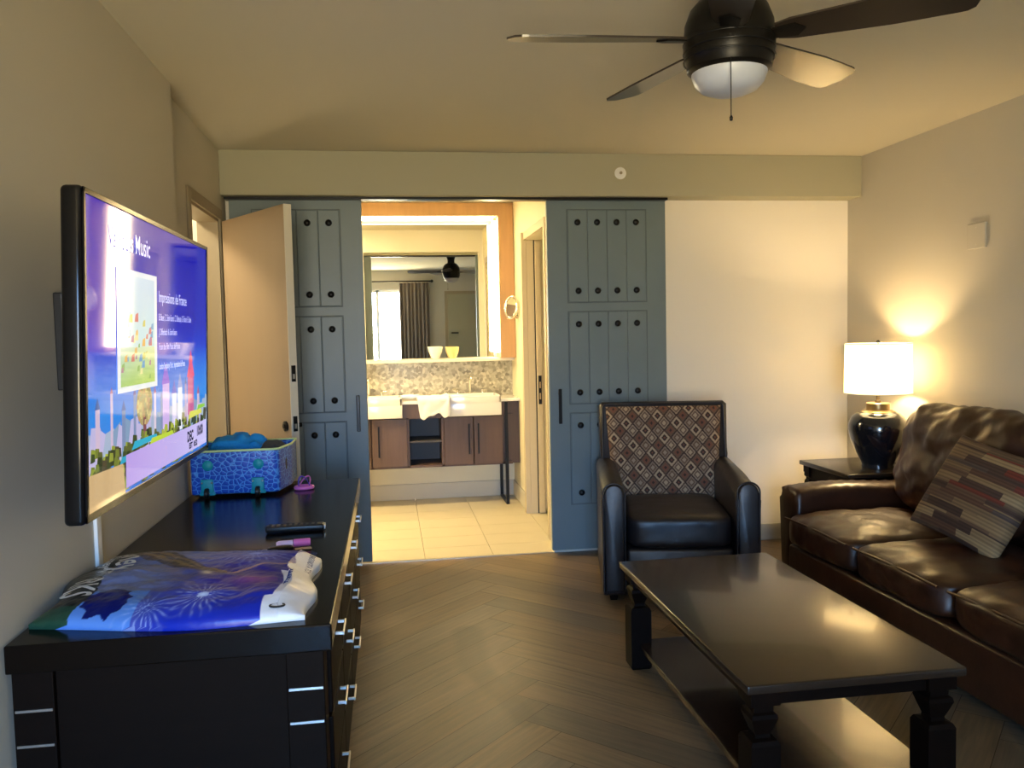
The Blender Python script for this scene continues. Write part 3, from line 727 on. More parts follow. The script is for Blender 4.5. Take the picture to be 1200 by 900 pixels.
# suitcase -----------------------------------------------------------
sc = thing('suitcase', 'open blue patterned suitcase on wheels at the far end of the dresser', 'suitcase', (-.675, 4.02, Z))
bm = bmesh.new()
poly = [(-.205, -.21), (.155, -.21), (.175, -.20), (.212, -.03), (.215, .15), (-.205, .15)]
poly_in = [(-.195, -.20), (.150, -.20), (.166, -.192), (.202, -.028), (.205, .14), (-.195, .14)]
z0, z1 = .014, .205; n = len(poly)
A = [bm.verts.new((x, y, z0)) for x, y in poly]; Bv = [bm.verts.new((x, y, z1)) for x, y in poly]; Ci = [bm.verts.new((x, y, z1)) for x, y in poly_in]; Di = [bm.verts.new((x, y, z0+.01)) for x, y in poly_in]
bm.faces.new(A); bm.faces.new(Di)
for i in range(n):
    j = (i+1) % n
    bm.faces.new((A[i], A[j], Bv[j], Bv[i])); bm.faces.new((Bv[i], Bv[j], Ci[j], Ci[i])); bm.faces.new((Ci[i], Ci[j], Di[j], Di[i]))
es = [e for e in bm.edges if len({v for v in e.verts} & set(A)) == 2 or (len({v for v in e.verts} & set(A)) == 1 and len({v for v in e.verts} & set(Bv)) == 1)]
bmesh.ops.bevel(bm, geom=es, offset=.012, segments=3, affect='EDGES', profile=.5)
obj('shell', bm, 'suitcase_shell', sc, 40)
b = bmesh.new(); tube(b, [(x, y, z1+.003) for x, y in poly], .0055, 8, closed=True); obj('zipper_trim', b, 'lime', sc, 60)
for x in (-.135, .082):
    b = box(x-.027, x+.027, -.219, -.198, .022, .085, .006, 2); bx(b, x-.033, x+.033, -.214, -.20, .012, .03, .004)
    wb = obj('wheel_housing', b, 'teal', sc, 40)
    b = bmesh.new(); lathe(b, [(0, -.010), (.019, -.010), (.0235, -.006), (.0235, .006), (.019, .010), (0, .010)], x, -.224, 20, 'X', .0240); obj('wheel', b, 'black', wb, 40)
    b = bmesh.new(); lathe(b, [(.003, -.013), (.003, .013)], x, -.224, 10, 'X', .0240); obj('axle', b, 'silver', wb)
    b = bmesh.new(); lathe(b, [(0, -.008), (.016, -.007), (.023, -.002), (.024, .003)], x+.005, -.210, 20, 'Y', .145); obj('round_foot', b, 'teal', sc, 40)
    for s in (-1, 1):
        b = bmesh.new(); bmesh.ops.create_uvsphere(b, u_segments=10, v_segments=6, radius=.0045); bmesh.ops.translate(b, vec=(x+s*.021, -.219, .070), verts=b.verts); obj('rivet', b, 'silver', wb, 60)
def heap(cx, cy, cz, sx, sy, sz, seed, amp=.02):
    b = cushion(cx, cy, cz, sx, sy, sz, 20, 3, .2)
    for v in b.verts:
        v.co.z += amp*noise.noise(Vector((v.co.x*22, v.co.y*22, seed))); v.co.x += amp*.5*noise.noise(Vector((v.co.x*18, v.co.y*18, seed+5)))
    return b
o = obj('folded_cloth', T(heap(-.035, .02, .135, .145, .10, .115, 2, .03), Matrix.Translation(sc.location)), 'blue_shell_cloth', None, 180); mark(o, 'bright blue cloth bundled in the open suitcase', 'clothing')
o = obj('dark_pouch', T(heap(.135, -.06, .13, .062, .10, .10, 8, .012), Matrix.Translation(sc.location)), 'dark_cloth', None, 180); mark(o, 'dark grey pouch at the right side of the open suitcase', 'pouch')
o = obj('folded_shirt', T(heap(-.02, -.135, .115, .155, .052, .085, 12, .008), Matrix.Translation(sc.location)), 'dark_cloth', None, 180); mark(o, 'dark grey garment packed along the near edge of the suitcase', 'clothing')

# ================================================================== COFFEE TABLE / END TABLE
def sq_leg(b, cx, cy, h, s, zt):
    """square-section turned leg; s = half width, zt = top height"""
    k = [(s*.86, 0), (s, .01), (s, h-.012), (s*.86, h), (s*.52, h+.004), (s*.50, h+.018), (s*.72, h+.05), (s*.90, h+.078), (s*.84, h+.092), (s*.66, h+.098), (s*.66, h+.106), (s*.9, h+.112), (s*.9, h+.126), (s*.74, h+.132), (s, zt-.045), (s, zt)]
    kk = (zt-.04-h)/.132
    k = [(a, z if z <= h or z > zt-.05 else h+(z-h)*kk) for a, z in k]
    lathe(b, k, cx, cy, 4, square=True); return b
def table(name, lab, cat, x0, x1, y0, y1, zt, hblock, shelf_z, s, apron=.075, over=.02):
    t = thing(name, lab, cat, ((x0+x1)/2, (y0+y1)/2, 0))
    obj('tabletop', box(x0, x1, y0, y1, zt-.028, zt, .006, 3), 'espresso_top', t, 40, w=True)
    a = over+s*.35
    b = bmesh.new(); za, zb = zt-apron, zt-.028
    bx(b, x0+a, x1-a, y0+a, y0+a+.02, za, zb); bx(b, x0+a, x1-a, y1-a-.02, y1-a, za, zb); bx(b, x0+a, x0+a+.02, y0+a, y1-a, za, zb); bx(b, x1-a-.02, x1-a, y0+a, y1-a, za, zb)
    obj('apron', b, 'espresso', t, w=True)
    for lx in (x0+over+s, x1-over-s):
        for ly in (y0+over+s, y1-over-s):
            obj('leg', sq_leg(bmesh.new(), lx, ly, hblock, s, zt-.028), 'espresso', t, w=True)
    obj('shelf', box(x0+over+s*.8, x1-over-s*.8, y0+over+s*.8, y1-over-s*.8, shelf_z-.025, shelf_z, .004), 'espresso_top', t, w=True)
table('coffee_table', 'dark espresso coffee table with lower shelf in front of the sofa', 'coffee table', .975, 1.66, 2.175, 3.50, .450, .27, .115, .045)
table('end_table', 'dark square end table in the corner under the lamp', 'end table', 2.62, 3.125, 4.45, 5.04, .60, .34, .16, .035, apron=.115)

# ================================================================== LAMP
lx, ly, lz = 2.915, 4.63, .6005
t = thing('table_lamp', 'lit table lamp with black urn base and drum shade', 'lamp', (lx, ly, lz))
b = bmesh.new(); lathe(b, [(0, 0), (.088, 0), (.092, .010), (.088, .022), (.095, .04), (.125, .10), (.157, .18), (.168, .235), (.166, .27), (.150, .308), (.125, .332), (.10, .342)], n=56); obj('urn', b, 'jar', t, 50)
b = bmesh.new(); lathe(b, [(.104, .340), (.085, .350), (.070, .352), (.068, .356), (.068, .392), (.062, .397), (0, .397)], n=48); obj('collar', b, 'jar_gold', t, 40)
b = bmesh.new(); lathe(b, [(0, .397), (.018, .397), (.018, .41), (.010, .412), (.010, .470), (.018, .472), (.018, .50), (0, .50)], n=20); obj('stem', b, 'jar_gold', t, 40)
zs0, zs1 = .455, .752; rs0, rs1 = .192, .188
b = bmesh.new(); n = 64
lathe(b, [(rs0, zs0), (rs1, zs1)], n=n)
for f in [f for f in b.faces if len(f.verts) == n]: b.faces.remove(f)
sh = obj('lamp_shade', b, 'lamp_shade', t, 180); s = sh.modifiers.new('s', 'SOLIDIFY'); s.thickness = .0015
for r, zz in ((rs0, zs0), (rs1, zs1)):
    b = bmesh.new(); tube(b, [(r*cos(a/n*2*pi), r*sin(a/n*2*pi), zz) for a in range(n)], .0028, 6, closed=True); obj('shade_rim', b, 'ivory', sh, 60)
b = bmesh.new(); tube(b, [(-rs1, 0, zs1-.02), (rs1, 0, zs1-.02)], .0018, 6); tube(b, [(0, -rs1, zs1-.02), (0, rs1, zs1-.02)], .0018, 6)
tube(b, [(0.04*sin(k/12*pi), 0, .49+(zs1-.02-.49)*k/12) for k in range(13)], .0015, 6); tube(b, [(-0.04*sin(k/12*pi), 0, .49+(zs1-.02-.49)*k/12) for k in range(13)], .0015, 6)
obj('harp', b, 'jar_gold', t, 60)
b = bmesh.new(); lathe(b, [(0, zs1-.02), (.004, zs1-.018), (.004, zs1+.002), (.012, zs1+.008), (.010, zs1+.018), (0, zs1+.022)], n=16); obj('finial', b, 'iron', t, 60)
point('lamp_bulb_light', (lx, ly, lz+.60), .045, P_LAMP, (1.0, .70, .34))
o = obj('lamp_cord', tube(bmesh.new(), [(3.0, 4.72, .604), (3.05, 4.76, .604), (3.10, 4.77, .604), (3.128, 4.77, .598), (3.132, 4.77, .5), (3.135, 4.77, .3)], .003, 6), 'black', None, 60); mark(o, 'thin black cord running off the back of the end table', 'cord')

# ================================================================== ARMCHAIR
ch = thing('armchair', 'black leather armchair with diamond patterned back cushion', 'armchair', (1.605, 4.62, 0), radians(-12))
LX = 'chair_leather'
def arm_side(s):
    b = bmesh.new(); w2 = .066; xc = s*.355
    # profile in (x,z): rounded top, extruded along y, then shaped
    N = 12; prof = [(xc-w2, .03)]
    ny = 18; rings = []
    for j in range(ny+1):
        v = j/ny; y = -.42+v*.80
        top = .615+.035*sin(min(1, v*2.2)*pi*.5)-.0+(.03*v)
        if v < .03: top -= .0
        ring = []
        rad = w2*(1.0-.05*v)
        zc = top-rad
        for k in range(N+1):
            a = pi-pi*k/N; ring.append(b.verts.new((xc+rad*cos(a), y, zc+rad*sin(a))))
        ring.append(b.verts.new((xc+rad*.94, y, .035))); ring.insert(0, b.verts.new((xc-rad*.94, y, .035)))
        rings.append(ring)
    for A_, B_ in zip(rings, rings[1:]):
        for k in range(len(A_)-1): b.faces.new((A_[k], A_[k+1], B_[k+1], B_[k]))
        b.faces.new((A_[-1], A_[0], B_[0], B_[-1]))
    f0 = b.faces.new(rings[0]); b.faces.new(rings[-1][::-1])
    r = bmesh.ops.bevel(b, geom=list(f0.edges), offset=.022, segments=4, affect='EDGES', profile=.5)
    o = obj('armrest', b, LX, ch, 50)
    # rounded padded front panel on the arm
    b = bmesh.new(); pts = []
    for k in range(17):
        a = pi-pi*k/16; pts.append((xc+(w2*.80)*cos(a), .545+.045+(w2*.80)*sin(a)))
    pts.append((xc+w2*.78, .06)); pts.insert(0, (xc-w2*.78, .06))
    prism(b, pts, 'Y', -.434, -.405, .011, 4); obj('arm_front_panel', b, LX, o, 50)
    b = bmesh.new(); pp = [(x, -.421, z) for x, z in [(xc+(q[0]-xc)*1.12, q[1]+(.004 if q[1] > .5 else 0)) for q in pts]]
    tube(b, pp, .005, 8); obj('piping', b, LX, o, 60)
for s in (-1, 1): arm_side(s)
b = cushion(0, -.075, .375, .288, .345, .098, 26, 7, .10, .004, 3); obj('seat', b, LX, ch, 180)
b = box(-.29, .29, -.385, .30, .09, .285, .025, 4); obj('seat_base', b, LX, ch, 50)
# back frame: leaning
def leanT(): return Matrix.Translation((0, .235, .30)) @ Matrix.Rotation(radians(-11), 4, 'X')
b = bmesh.new()
prism(b, [(-.345, 0), (.345, 0), (.388, .40), (.398, .715), (.375, .735), (-.375, .735), (-.398, .715), (-.388, .40)], 'Y', 0, .17, .03, 4)
obj('back_frame', T(b, leanT()), LX, ch, 50)
b = bmesh.new(); tube(b, [(.376*q[0], -.002, q[1]-.02) for q in [(-.93, .10), (-1.0, .40), (-.99, .715), (-.95, .738), (.95, .738), (.99, .715), (1.0, .40), (.93, .10)]], .0075, 8); obj('piping', T(b, leanT()), LX, ch, 60)
# patterned inner back with diamonds
bm = bmesh.new(); cl = bm.loops.layers.float_color.new('Col')
def bp(u, v):
    hw = .315+.040*v; x = (2*u-1)*hw; z = .13+.57*v
    e = max(0, (1-abs(2*u-1)**8)*(1-abs(2*v-1)**8)); return Vector((x, -.012-.040*e**.5, z))
def diam(x, z):
    p, q = x/.0385, z/.0455; a, b_ = (p+q)/2, (p-q)/2
    ia, ib = math.floor(a), math.floor(b_); fa, fb = a-ia-.5, b_-ib-.5; d = max(abs(fa), abs(fb))
    kind = (ia*2+ib*3) % 4
    cream, brown, dark, rust = (.40, .29, .18), (.13, .075, .043), (.045, .022, .014), (.17, .062, .034)
    if d > .43: return dark if kind else brown
    if kind == 0: return cream if d > .25 else (dark if d > .08 else rust)
    if kind == 1: return (.22, .15, .10) if d > .30 else (brown if d > .17 else (.30, .22, .15))
    if kind == 2: return brown if d > .30 else (rust if d > .12 else dark)
    return (.30, .215, .14) if d > .31 else ((.13, .08, .05) if d > .18 else cream)
nu, nv = 220, 200
V = grid(bm, nu, nv, bp); uvo = {V[i][j]: (i/nu, j/nv) for i in range(nu+1) for j in range(nv+1)}
for f in bm.faces:
    c4 = f.calc_center_median(); c_ = diam(c4.x, c4.z)
    for l in f.loops: l[cl] = (*c_, 1)
ring = [V[i][0] for i in range(nu+1)]+[V[nu][j] for j in range(1, nv+1)]+[V[i][nv] for i in range(nu-1, -1, -1)]+[V[0][j] for j in range(nv-1, 0, -1)]
bk = [bm.verts.new((v.co.x*1.005, .01, v.co.z)) for v in ring]
for k in range(len(ring)):
    f = bm.faces.new((ring[k], ring[(k+1) % len(ring)], bk[(k+1) % len(ring)], bk[k]))
    for l in f.loops: l[cl] = (.05, .03, .02, 1)
o = obj('back_cushion', T(bm, leanT()), 'fabric_print', ch, 60)
for x in (-.36, .36):
    for y in (-.36, .33):
        b = bmesh.new(); lathe(b, [(.018, 0), (.026, .04)], x, y, 4, square=True); obj('leg', b, 'espresso', ch)

# ================================================================== SOFA
so = thing('sofa', 'brown leather three seat sofa along the right wall', 'sofa', (2.60, 3.3, 0))
SL = 'sofa_leather'
SY0, SY1 = 2.04, 4.42; AW = .20; X0 = 2.20
obj('base_frame', box(X0+.03, 3.07, SY0+.03, SY1-.03, .05, .30, .03, 4), SL, so, 50, w=True)
def sofa_arm(y0, y1):
    b = bmesh.new(); N = 14; rings = []; yc = (y0+y1)/2; w2 = (y1-y0)/2
    for j in range(26):
        v = j/25; x = X0-.02+v*(3.05-X0)
        top = .575+.012*sin(v*6)+.02*v; rz = .075
        if v < .001: pass
        ring = [b.verts.new((x, yc-w2*.93, .05))]
        for k in range(N+1):
            a = pi-pi*k/N; ring.append(b.verts.new((x, yc+w2*(abs(cos(a))**.6)*(1 if cos(a) > 0 else -1), top-rz+rz*abs(sin(a))**.8+.003*sin(x*90+k))))
        ring.append(b.verts.new((x, yc+w2*.93, .05))); rings.append(ring)
    for A_, B_ in zip(rings, rings[1:]):
        for k in range(len(A_)-1): b.faces.new((A_[k], A_[k+1], B_[k+1], B_[k]))
        b.faces.new((A_[-1], A_[0], B_[0], B_[-1]))
    f0 = b.faces.new(rings[0]); b.faces.new(rings[-1][::-1])
    bmesh.ops.bevel(b, geom=list(f0.edges), offset=.03, segments=4, affect='EDGES', profile=.5)
    return obj('armrest', b, SL, so, 60, w=True)
sofa_arm(SY1-AW, SY1); sofa_arm(SY0, SY0+AW)
ya, yb = SY0+AW, SY1-AW; cwid = (yb-ya)/3
for k in range(3):
    yc = ya+(k+.5)*cwid
    b = cushion(2.45, yc, .375, .36, cwid/2+.004, .100, 30, 6, .32, .010, k+1)
    sc_ = obj('seat_cushion', b, SL, so, 180, w=True)
    b = bmesh.new(); tube(b, [(2.45-.350, yc-cwid/2+.03+i*(cwid-.06)/10, .432+.006*sin(i*.31)) for i in range(11)], .006, 8); obj('seam', b, SL, sc_, 60, w=True)
for k in range(2):
    bw = (yb-ya)/2; yc = ya+(k+.5)*bw
    b = cushion(0, 0, 0, .295, bw/2+.010, .15, 40, 4.2, .35, .022, k+11)
    M = Matrix.Translation((2.865, yc, .745)) @ Matrix.Rotation(radians(-78), 4, 'Y')
    obj('back_cushion', T(b, M), SL, so, 180, w=True)
obj('back_frame', box(2.93, 3.13, SY0+.02, SY1-.04, .28, .86, .05, 5), SL, so, 60, w=True)
bm = box(X0-.07, X0+.04, SY0+.2, SY1-.2, .055, .285, .02, 3); obj('front_rail', bm, SL, so, 60, w=True)
for x in (X0+.08, 3.0):
    for y in (SY0+.1, SY1-.1): b = bmesh.new(); lathe(b, [(.022, 0), (.03, .06)], x, y, 16); obj('foot', b, 'espresso', so, 40, w=True)

# throw pillow
pw = thing('throw_pillow', 'striped brown and cream throw pillow leaning on the sofa back', 'pillow', (2.565, 3.31, .70))
bm = bmesh.new(); cl = bm.loops.layers.float_color.new('Col')
random.seed(11)
bands = []
v = 0.0
pal = [(.40, .30, .17), (.17, .09, .055), (.11, .065, .05), (.26, .055, .03), (.22, .16, .10), (.13, .10, .10), (.30, .22, .13), (.19, .12, .08), (.09, .05, .035), (.50, .40, .24)]
while v < 1:
    h = random.uniform(.014, .075); row = []; u = random.choice((-.45, -.15, -.2))
    while u < 1: w_ = random.choice((.45, .6)); row.append((u, u+w_, random.choice(pal))); u += w_
    bands.append((v, v+h, row)); v += h
def pcol(u, v):
    for a, b_, row in bands:
        if a <= v < b_:
            for p, q, c_ in row:
                if p <= u < q: 
                    k = .42+.10*sin(v*190); return (c_[0]*k*1.15, c_[1]*k, c_[2]*k*.8)
    return pal[0]
NP = 150
def pil(u, v, s):
    x, y = 2*u-1, 2*v-1; e = max(0, (1-x*x))**.5*max(0, (1-y*y))**.5
    k = 1-.07*(x*x)*(1-y*y)-.0
    return Vector((.25*x*(1-.06*(1-x*x)*0)*(1-.05*(1-y*y)*abs(x)), .235*y*(1-.05*(1-x*x)*abs(y)), s*(.0008+.085*e**.8)))
for s in (1, -1):
    V = grid(bm, NP, NP, lambda u, v: pil(u, v, s)); uo = {V[i][j]: (i/NP, j/NP) for i in range(NP+1) for j in range(NP+1)}
    fs = set(f for r in V for vv in r for f in vv.link_faces)
    for f in fs:
        uu = sum(uo[l.vert][0] for l in f.loops)/4; vv = sum(uo[l.vert][1] for l in f.loops)/4; c_ = pcol(uu, vv)
        for l in f.loops: l[cl] = (*c_, 1)
bmesh.ops.remove_doubles(bm, verts=bm.verts, dist=.0019)
# local frame: x axis -> along the sofa (towards camera), y -> up, z -> out (towards the room)
ax = Vector((0.10, -1, -.16)).normalized(); nrm = Vector((-.88, -.05, .52)); nrm = (nrm-ax*nrm.dot(ax)).normalized(); ay = nrm.cross(ax)
M = Matrix((ax, ay, nrm)).transposed().to_4x4()
obj('pillow_cover', T(bm, M), 'fabric_print', pw, 180)

# ================================================================== CEILING FAN
fx, fy = 1.01, 2.36
t = thing('ceiling_fan', 'dark five blade ceiling fan with frosted light globe', 'ceiling fan', (fx, fy, 2.3))
def LZ(p): return [(r, z-2.3) for r, z in p]
b = bmesh.new(); lathe(b, LZ([(0, H), (.085, H), (.082, 2.54), (.060, 2.50), (.052, 2.47), (.052, 2.42)]), n=40); obj('canopy', b, 'fan_dark', t, 40)
b = bmesh.new(); lathe(b, LZ([(.05, 2.43), (.085, 2.415), (.112, 2.385), (.127, 2.345), (.130, 2.305), (.1285, 2.298), (.1315, 2.292), (.1315, 2.270), (.128, 2.266), (.128, 2.245), (.124, 2.240), (.121, 2.215), (.108, 2.205), (.10, 2.203)]), n=56); mh = obj('motor_housing', b, 'fan_dark', t, 40)
for zz in (2.292, 2.268, 2.243):
    b = bmesh.new(); tube(b, [(.131*cos(a/48*2*pi), .131*sin(a/48*2*pi), zz-2.3) for a in range(48)], .0022, 6, closed=True); obj('trim_ring', b, 'iron', mh, 60)
b = bmesh.new(); lathe(b, LZ([(.109, 2.212), (.108, 2.20), (.100, 2.178), (.082, 2.158), (.055, 2.147), (.025, 2.141), (0, 2.140)]), n=48); obj('light_globe', b, 'fan_glass', t, 60)
def blade(ang, pitch=-13):
    b = bmesh.new(); N = 22; prof = []
    r0, r1 = .135, .65
    def hw(v):
        if v < .08: return .036+.014*v/.08
        w_ = .050+.020*min(1, (v-.08)/.5)
        if v > .90: w_ *= max(0, 1-((v-.90)/.10)**2.4)**.5
        return w_
    top = []; bot = []
    for i in range(N+1):
        v = (i/N)**.8 if i < N else 1; x = r0+(r1-r0)*v; w_ = max(hw(v), .004)
        top.append([b.verts.new((x, w_, .003)), b.verts.new((x, -w_, .003))]); bot.append([b.verts.new((x, w_, -.003)), b.verts.new((x, -w_, -.003))])
    for i in range(N):
        b.faces.new((top[i][0], top[i+1][0], top[i+1][1], top[i][1])); b.faces.new((bot[i][0], bot[i][1], bot[i+1][1], bot[i+1][0]))
        b.faces.new((top[i][0], bot[i][0], bot[i+1][0], top[i+1][0])); b.faces.new((top[i][1], top[i+1][1], bot[i+1][1], bot[i][1]))
    b.faces.new((top[0][0], top[0][1], bot[0][1], bot[0][0])); b.faces.new((top[N][0], bot[N][0], bot[N][1], top[N][1]))
    M = Matrix.Rotation(radians(ang), 4, 'Z') @ Matrix.Translation((0, 0, .002)) @ Matrix.Rotation(radians(pitch), 4, 'X')
    bl = obj('fan_blade', T(b, M), 'blade', t)
    b = bmesh.new(); prism(b, [(.10, -.022), (.19, -.030), (.215, 0), (.19, .030), (.10, .022)], 'Z', -.008, -.003)
    obj('blade_bracket', T(b, M), 'fan_dark', bl)
for a in (176, 104, 32, -37, -112): blade(a)
b = bmesh.new(); cxp, cyp = -.045, -.118
tube(b, [(cxp, cyp, -.085), (cxp, cyp, -.25)], .0014, 6)
pc = obj('pull_chain', b, 'iron', t); b = bmesh.new(); lathe(b, [(0, -.262), (.004, -.26), (.005, -.252), (.002, -.246), (0, -.246)], cxp, cyp, 10); obj('pull_bead', b, 'iron', pc, 60)

# ================================================================== wall bits
t = thing('sprinkler_cover', 'small round white sprinkler cover on the header above the right door', 'sprinkler', (1.494, 5.2, 2.463))
b = bmesh.new(); lathe(b, [(0, -.010), (.016, -.010), (.017, -.007), (.030, -.006), (.038, -.002), (.038, 0)], 0, 0, 28, 'Y', 0); obj('cover', b, 'white_plastic', t, 30)
b = bmesh.new(); lathe(b, [(0, -.022), (.008, -.022), (.010, -.016), (.005, -.010)], 0, 0, 14, 'Y', 0); obj('head', b, 'jamb', t, 30)
t = thing('wall_plate', 'square blank cover plate on the right wall above the lamp', 'cover plate', (XR, 4.09, 1.93))
obj('plate', box(-.010, 0, -.070, .070, -.068, .068, .003), 'wall', t)
for z_ in (-.045, .045): b = bmesh.new(); lathe(b, [(0, -.0112), (.003, -.011), (.003, -.009)], 0, 0, 10, 'X', z_); obj('screw', b, 'ivory', t)

# ================================================================== BATHROOM
VX1 = 1.095; VF = 7.0; VB = 7.40
t = thing('vanity_cabinet', 'brown wooden bathroom vanity with open middle shelves', 'vanity', (.3, 7.2, 0))
bm = bmesh.new()
zb, zt = .345, .885
bx(bm, -1.0, 1.03, VF+.02, VB+.018, zb, zb+.02); bx(bm, -1.0, 1.03, VF+.02, VB+.018, .76, .775)
bx(bm, -1.0, 1.03, VB, VB+.018, zb, zt)
for x in (-1.0, -.16, .135, .425, .945): bx(bm, x, x+.02, VF+.02, VB, zb, zt)
bx(bm, -1.0, .965, VF+.005, VF+.022, .77, zt)
obj('carcass', bm, 'vanity_wood', t, w=True)
obj('side_panel', box(.985, 1.098, VF+.06, VF+.08, .345, zt, .002), 'vanity_wood', t, w=True)
bm = box(.157, .423, VF+.03, VB-.02, .555, .572, .002); bx(bm, .155, .425, VB-.03, VB-.001, .366, .76); obj('open_shelf', bm, 'vanity_dark', t, w=True)
for x0, x1, hx in ((-.455, -.165, -.20), (-.155, .135, -.10), (.447, .693, .655), (.699, .945, .735)):
    d_ = obj('door', box(x0, x1, VF, VF+.018, .362, .765, .003), 'vanity_wood', t, w=True)
    b = box(hx-.007, hx+.007, VF-.03, VF-.022, .45, .71, .002); bx(b, hx-.005, hx+.005, VF-.023, VF, .47, .48); bx(b, hx-.005, hx+.005, VF-.023, VF, .68, .69)
    obj('handle', b, 'iron', d_, w=True)
bm = bmesh.new(); bx(bm, .965, .992, VF-.005, VF+.022, 0, .885, .002); bx(bm, .965, .992, VB-.03, VB-.005, 0, .885, .002); bx(bm, .965, .992, VF-.005, VB-.005, 0, .02, .002)
obj('leg_frame', bm, 'iron', t, w=True)
o = obj('vanity_countertop', box(-1.03, 1.099, VF-.012, VB+.018, .887, .912, .004), 'porcelain', None); mark(o, 'pale countertop on the bathroom vanity', 'countertop')
def sink(x0, x1, lab):
    t = thing('bathroom_sink', lab, 'sink', ((x0+x1)/2, 7.16, .80))
    bm = bmesh.new(); y0, y1, z0, z1 = VF-.055, 7.31, .7765, .945
    bx(bm, x0, x1, y0, y1, z0, z0+.115, .006, 3)
    bx(bm, x0, x1, y0, y0+.025, z0+.1, z1, .008, 3); bx(bm, x0, x1, y1-.03, y1, z0+.1, z1, .008, 3); bx(bm, x0, x0+.025, y0, y1, z0+.1, z1, .008, 3); bx(bm, x1-.025, x1, y0, y1, z0+.1, z1, .008, 3)
    obj('basin', bm, 'porcelain', t, 40, w=True)
    xc = (x0+x1)/2
    f = thing('faucet', lab.split(' apron')[0].replace('sink', 'sink')+' faucet', 'faucet', (xc, 7.35, .912))
    f['label'] = 'chrome faucet behind the right bathroom sink' if x0 > .3 else 'chrome faucet behind the left bathroom sink'
    b = bmesh.new(); tube(b, [(0, 0, 0), (0, 0, .13), (0, -.02, .165), (0, -.06, .185), (0, -.10, .175), (0, -.115, .15)], [.014, .012, .011, .010, .010, .010]); obj('spout', b, 'chrome', f, 60)
    for s in (-1, 1):
        b = bmesh.new(); lathe(b, [(.02, 0), (.015, .01), (.011, .05), (.015, .065), (0, .07)], s*.11, 0, 16); h = obj('tap', b, 'chrome', f, 50)
        b = bmesh.new(); tube(b, [(s*.11, 0, .062), (s*.155, -.01, .07)], [.007, .005]); obj('lever', b, 'chrome', h, 60)
sink(.480, .932, 'white rectangular apron sink at the right of the vanity')
sink(-.46, .101, 'white rectangular apron sink at the left of the vanity')
# towel draped over the counter edge
bm = bmesh.new()
def tw(u, v):
    x = .225+.265*u
    L_ = v*.42
    flat = .25
    jag = .03*sin(u*9)+.02*sin(u*17)-.04*u
    if L_ < flat: return (x, 7.20-L_+0*u, .948 if x > .477 else .922+.012*noise.noise(Vector((u*6, v*6, 1)))+.012)
    q = L_-flat; s_ = min(1, q/.17); return (x+.02*s_*(1-u), 7.20-flat-.072-.012*noise.noise(Vector((u*5, v*5, 2))), .928-(q*(.85+jag*3)))
grid(bm, 40, 40, tw)
o = obj('bath_towel', bm, 'towel', None, 180); s = o.modifiers.new('s', 'SOLIDIFY'); s.thickness = .012; s.offset = 1; mark(o, 'white towel draped over the vanity edge between the sinks', 'towel')
o = obj('washcloth', T(heap(0, 0, 0, .085, .05, .018, 4, .008), Matrix.Translation((.14+.03, 7.2, .938))), 'blue_cloth_pale', None, 180); mark(o, 'pale blue folded washcloth on the counter between the sinks', 'washcloth')
st('trim_6', box(-1.2, BX, BY-.012, BY, .913, 1.225), 'mosaic')
st('trim_7', box(-1.2, BX-.001, 7.27, BY, 1.225, 1.252, .003), 'ivory')
# bowls on the ledge
def bowl(x, r, h, m, lab):
    b = bmesh.new(); lathe(b, [(0, 0), (r*.45, 0), (r*.55, h*.12), (r*.9, h*.6), (r, h), (r*.93, h), (r*.8, h*.55), (r*.45, h*.2), (0, h*.16)], n=28)
    o = obj('cup', b, m, None, 50); o.location = (x, 7.325, 1.2525); mark(o, lab, 'cup', 'cups on the mirror ledge')
bowl(.412, .062, .105, 'bowl_white', 'white cup on the mirror ledge, the left one')
bowl(.562, .056, .100, 'bowl_yellow', 'yellowish cup on the mirror ledge, the right one')
# mirror (leans out slightly at the top)
t = thing('wall_mirror', 'large mirror over the bathroom vanity reflecting the living room', 'mirror', (-.25, 7.41, 1.255))
b = box(-.94, 1.19, -.006, 0, 0, 1.18); T(b, Matrix.Rotation(radians(.28), 4, 'Z') @ Matrix.Rotation(radians(.55), 4, 'X')); obj('glass', b, 'mirror', t)
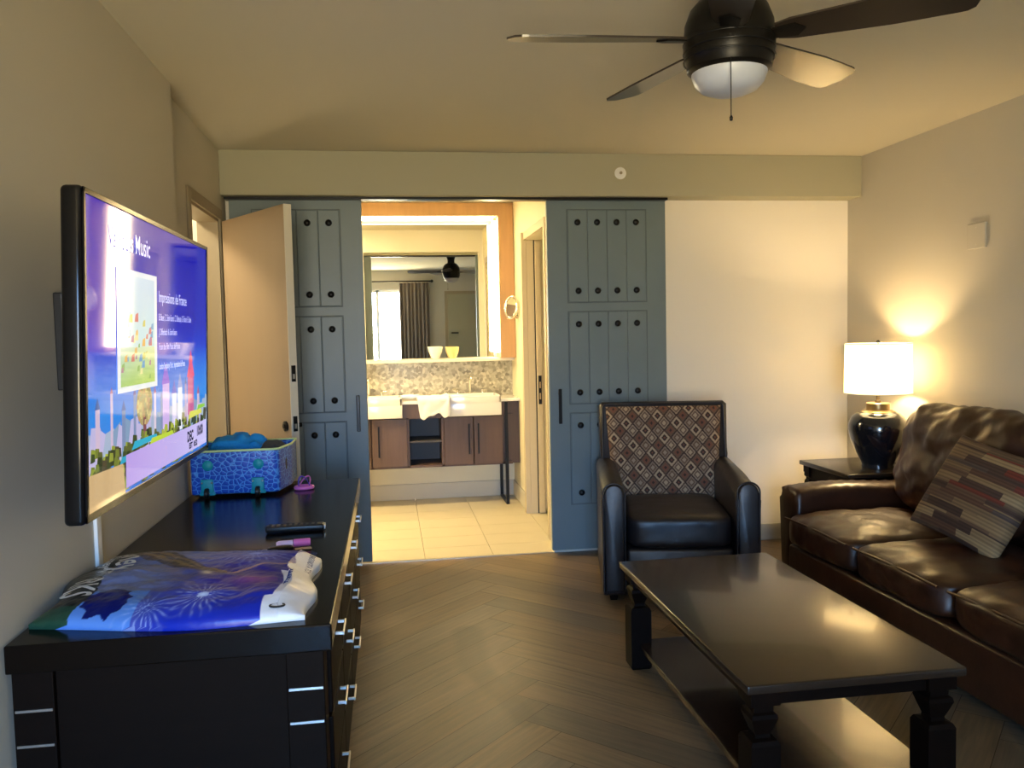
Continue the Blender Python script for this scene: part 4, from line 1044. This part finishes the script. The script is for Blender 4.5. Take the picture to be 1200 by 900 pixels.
# wooden surround with light strips
t = thing('mirror_surround', 'honey wood frame with warm light strips around the bathroom mirror', 'mirror frame', (.98, 7.2, 1.8))
obj('top_board', box(-1.2, .965, 7.15, 7.415, 2.472, 2.584, .003), 'honey_wood', t, w=True)
obj('side_board', box(.965, 1.096, 7.15, 7.415, 1.253, 2.584, .003), 'honey_wood', t, w=True)
obj('light_strip', box(-1.2, .93, 7.22, 7.30, 2.452, 2.471, .002), 'led', t, w=True)
obj('light_strip', box(.925, .964, 7.22, 7.30, 1.30, 2.44, .002), 'led', t, w=True)
# magnifying mirror
t = thing('magnifying_mirror', 'round magnifying mirror on a bracket on the bathroom wall', 'mirror', (BX, 7.05, 1.62))
b = bmesh.new(); lathe(b, [(0, -.012), (.030, -.012), (.034, 0)], 0, 0, 20, 'X', 0); obj('wall_plate', b, 'chrome', t, 40)
b = bmesh.new(); tube(b, [(-.01, 0, 0), (-.04, -.02, 0), (-.05, -.05, .03), (-.055, -.08, .05)], .007); obj('arm', b, 'chrome', t, 60)
M = Matrix.Translation((-.065, -.10, .06)) @ Matrix.Rotation(radians(37), 4, 'Z') @ Matrix.Rotation(radians(8), 4, 'Y')
b = bmesh.new(); tube(b, [(0, .068*cos(a/32*2*pi), .090*sin(a/32*2*pi)) for a in range(32)], .011, 8, closed=True); r_ = obj('rim', T(b, M), 'chrome', t, 60)
b = bmesh.new(); lathe(b, [(0, -.004), (.068, -.004), (.068, .004), (0, .004)], 0, 0, 32, 'X', 0); bmesh.ops.scale(b, vec=(1, 1, 1.3), verts=b.verts); obj('glass', T(b, M), 'mirror', r_)
# unseen ceiling light added to brighten the bathroom
t = thing('added_ceiling_light', 'unseen flat round ceiling light added to brighten the bathroom', 'ceiling light', (-1.1, 6.0, H))
b = bmesh.new(); lathe(b, [(0, -.03), (.15, -.028), (.16, -.01), (.16, 0)], n=32); emis('added_light_glow', (1, .82, .5), 6); obj('diffuser', b, 'added_light_glow', t, 40)
area('bath_added_light', (-1.1, 6.0, H-.04), .3, .3, P_BATH, (1.0, .78, .42))
t = thing('added_ceiling_light', 'unseen flat round ceiling light added to brighten the hallway', 'ceiling light', (-1.55, 4.7, H))  # unseen light added to brighten the hallway behind the doorway
b = bmesh.new(); lathe(b, [(0, -.03), (.15, -.028), (.16, -.01), (.16, 0)], n=32); obj('diffuser', b, 'added_light_glow', t, 40)
area('hall_added_light', (-1.55, 4.7, H-.04), .3, .3, P_HALL, (1.0, .85, .6))
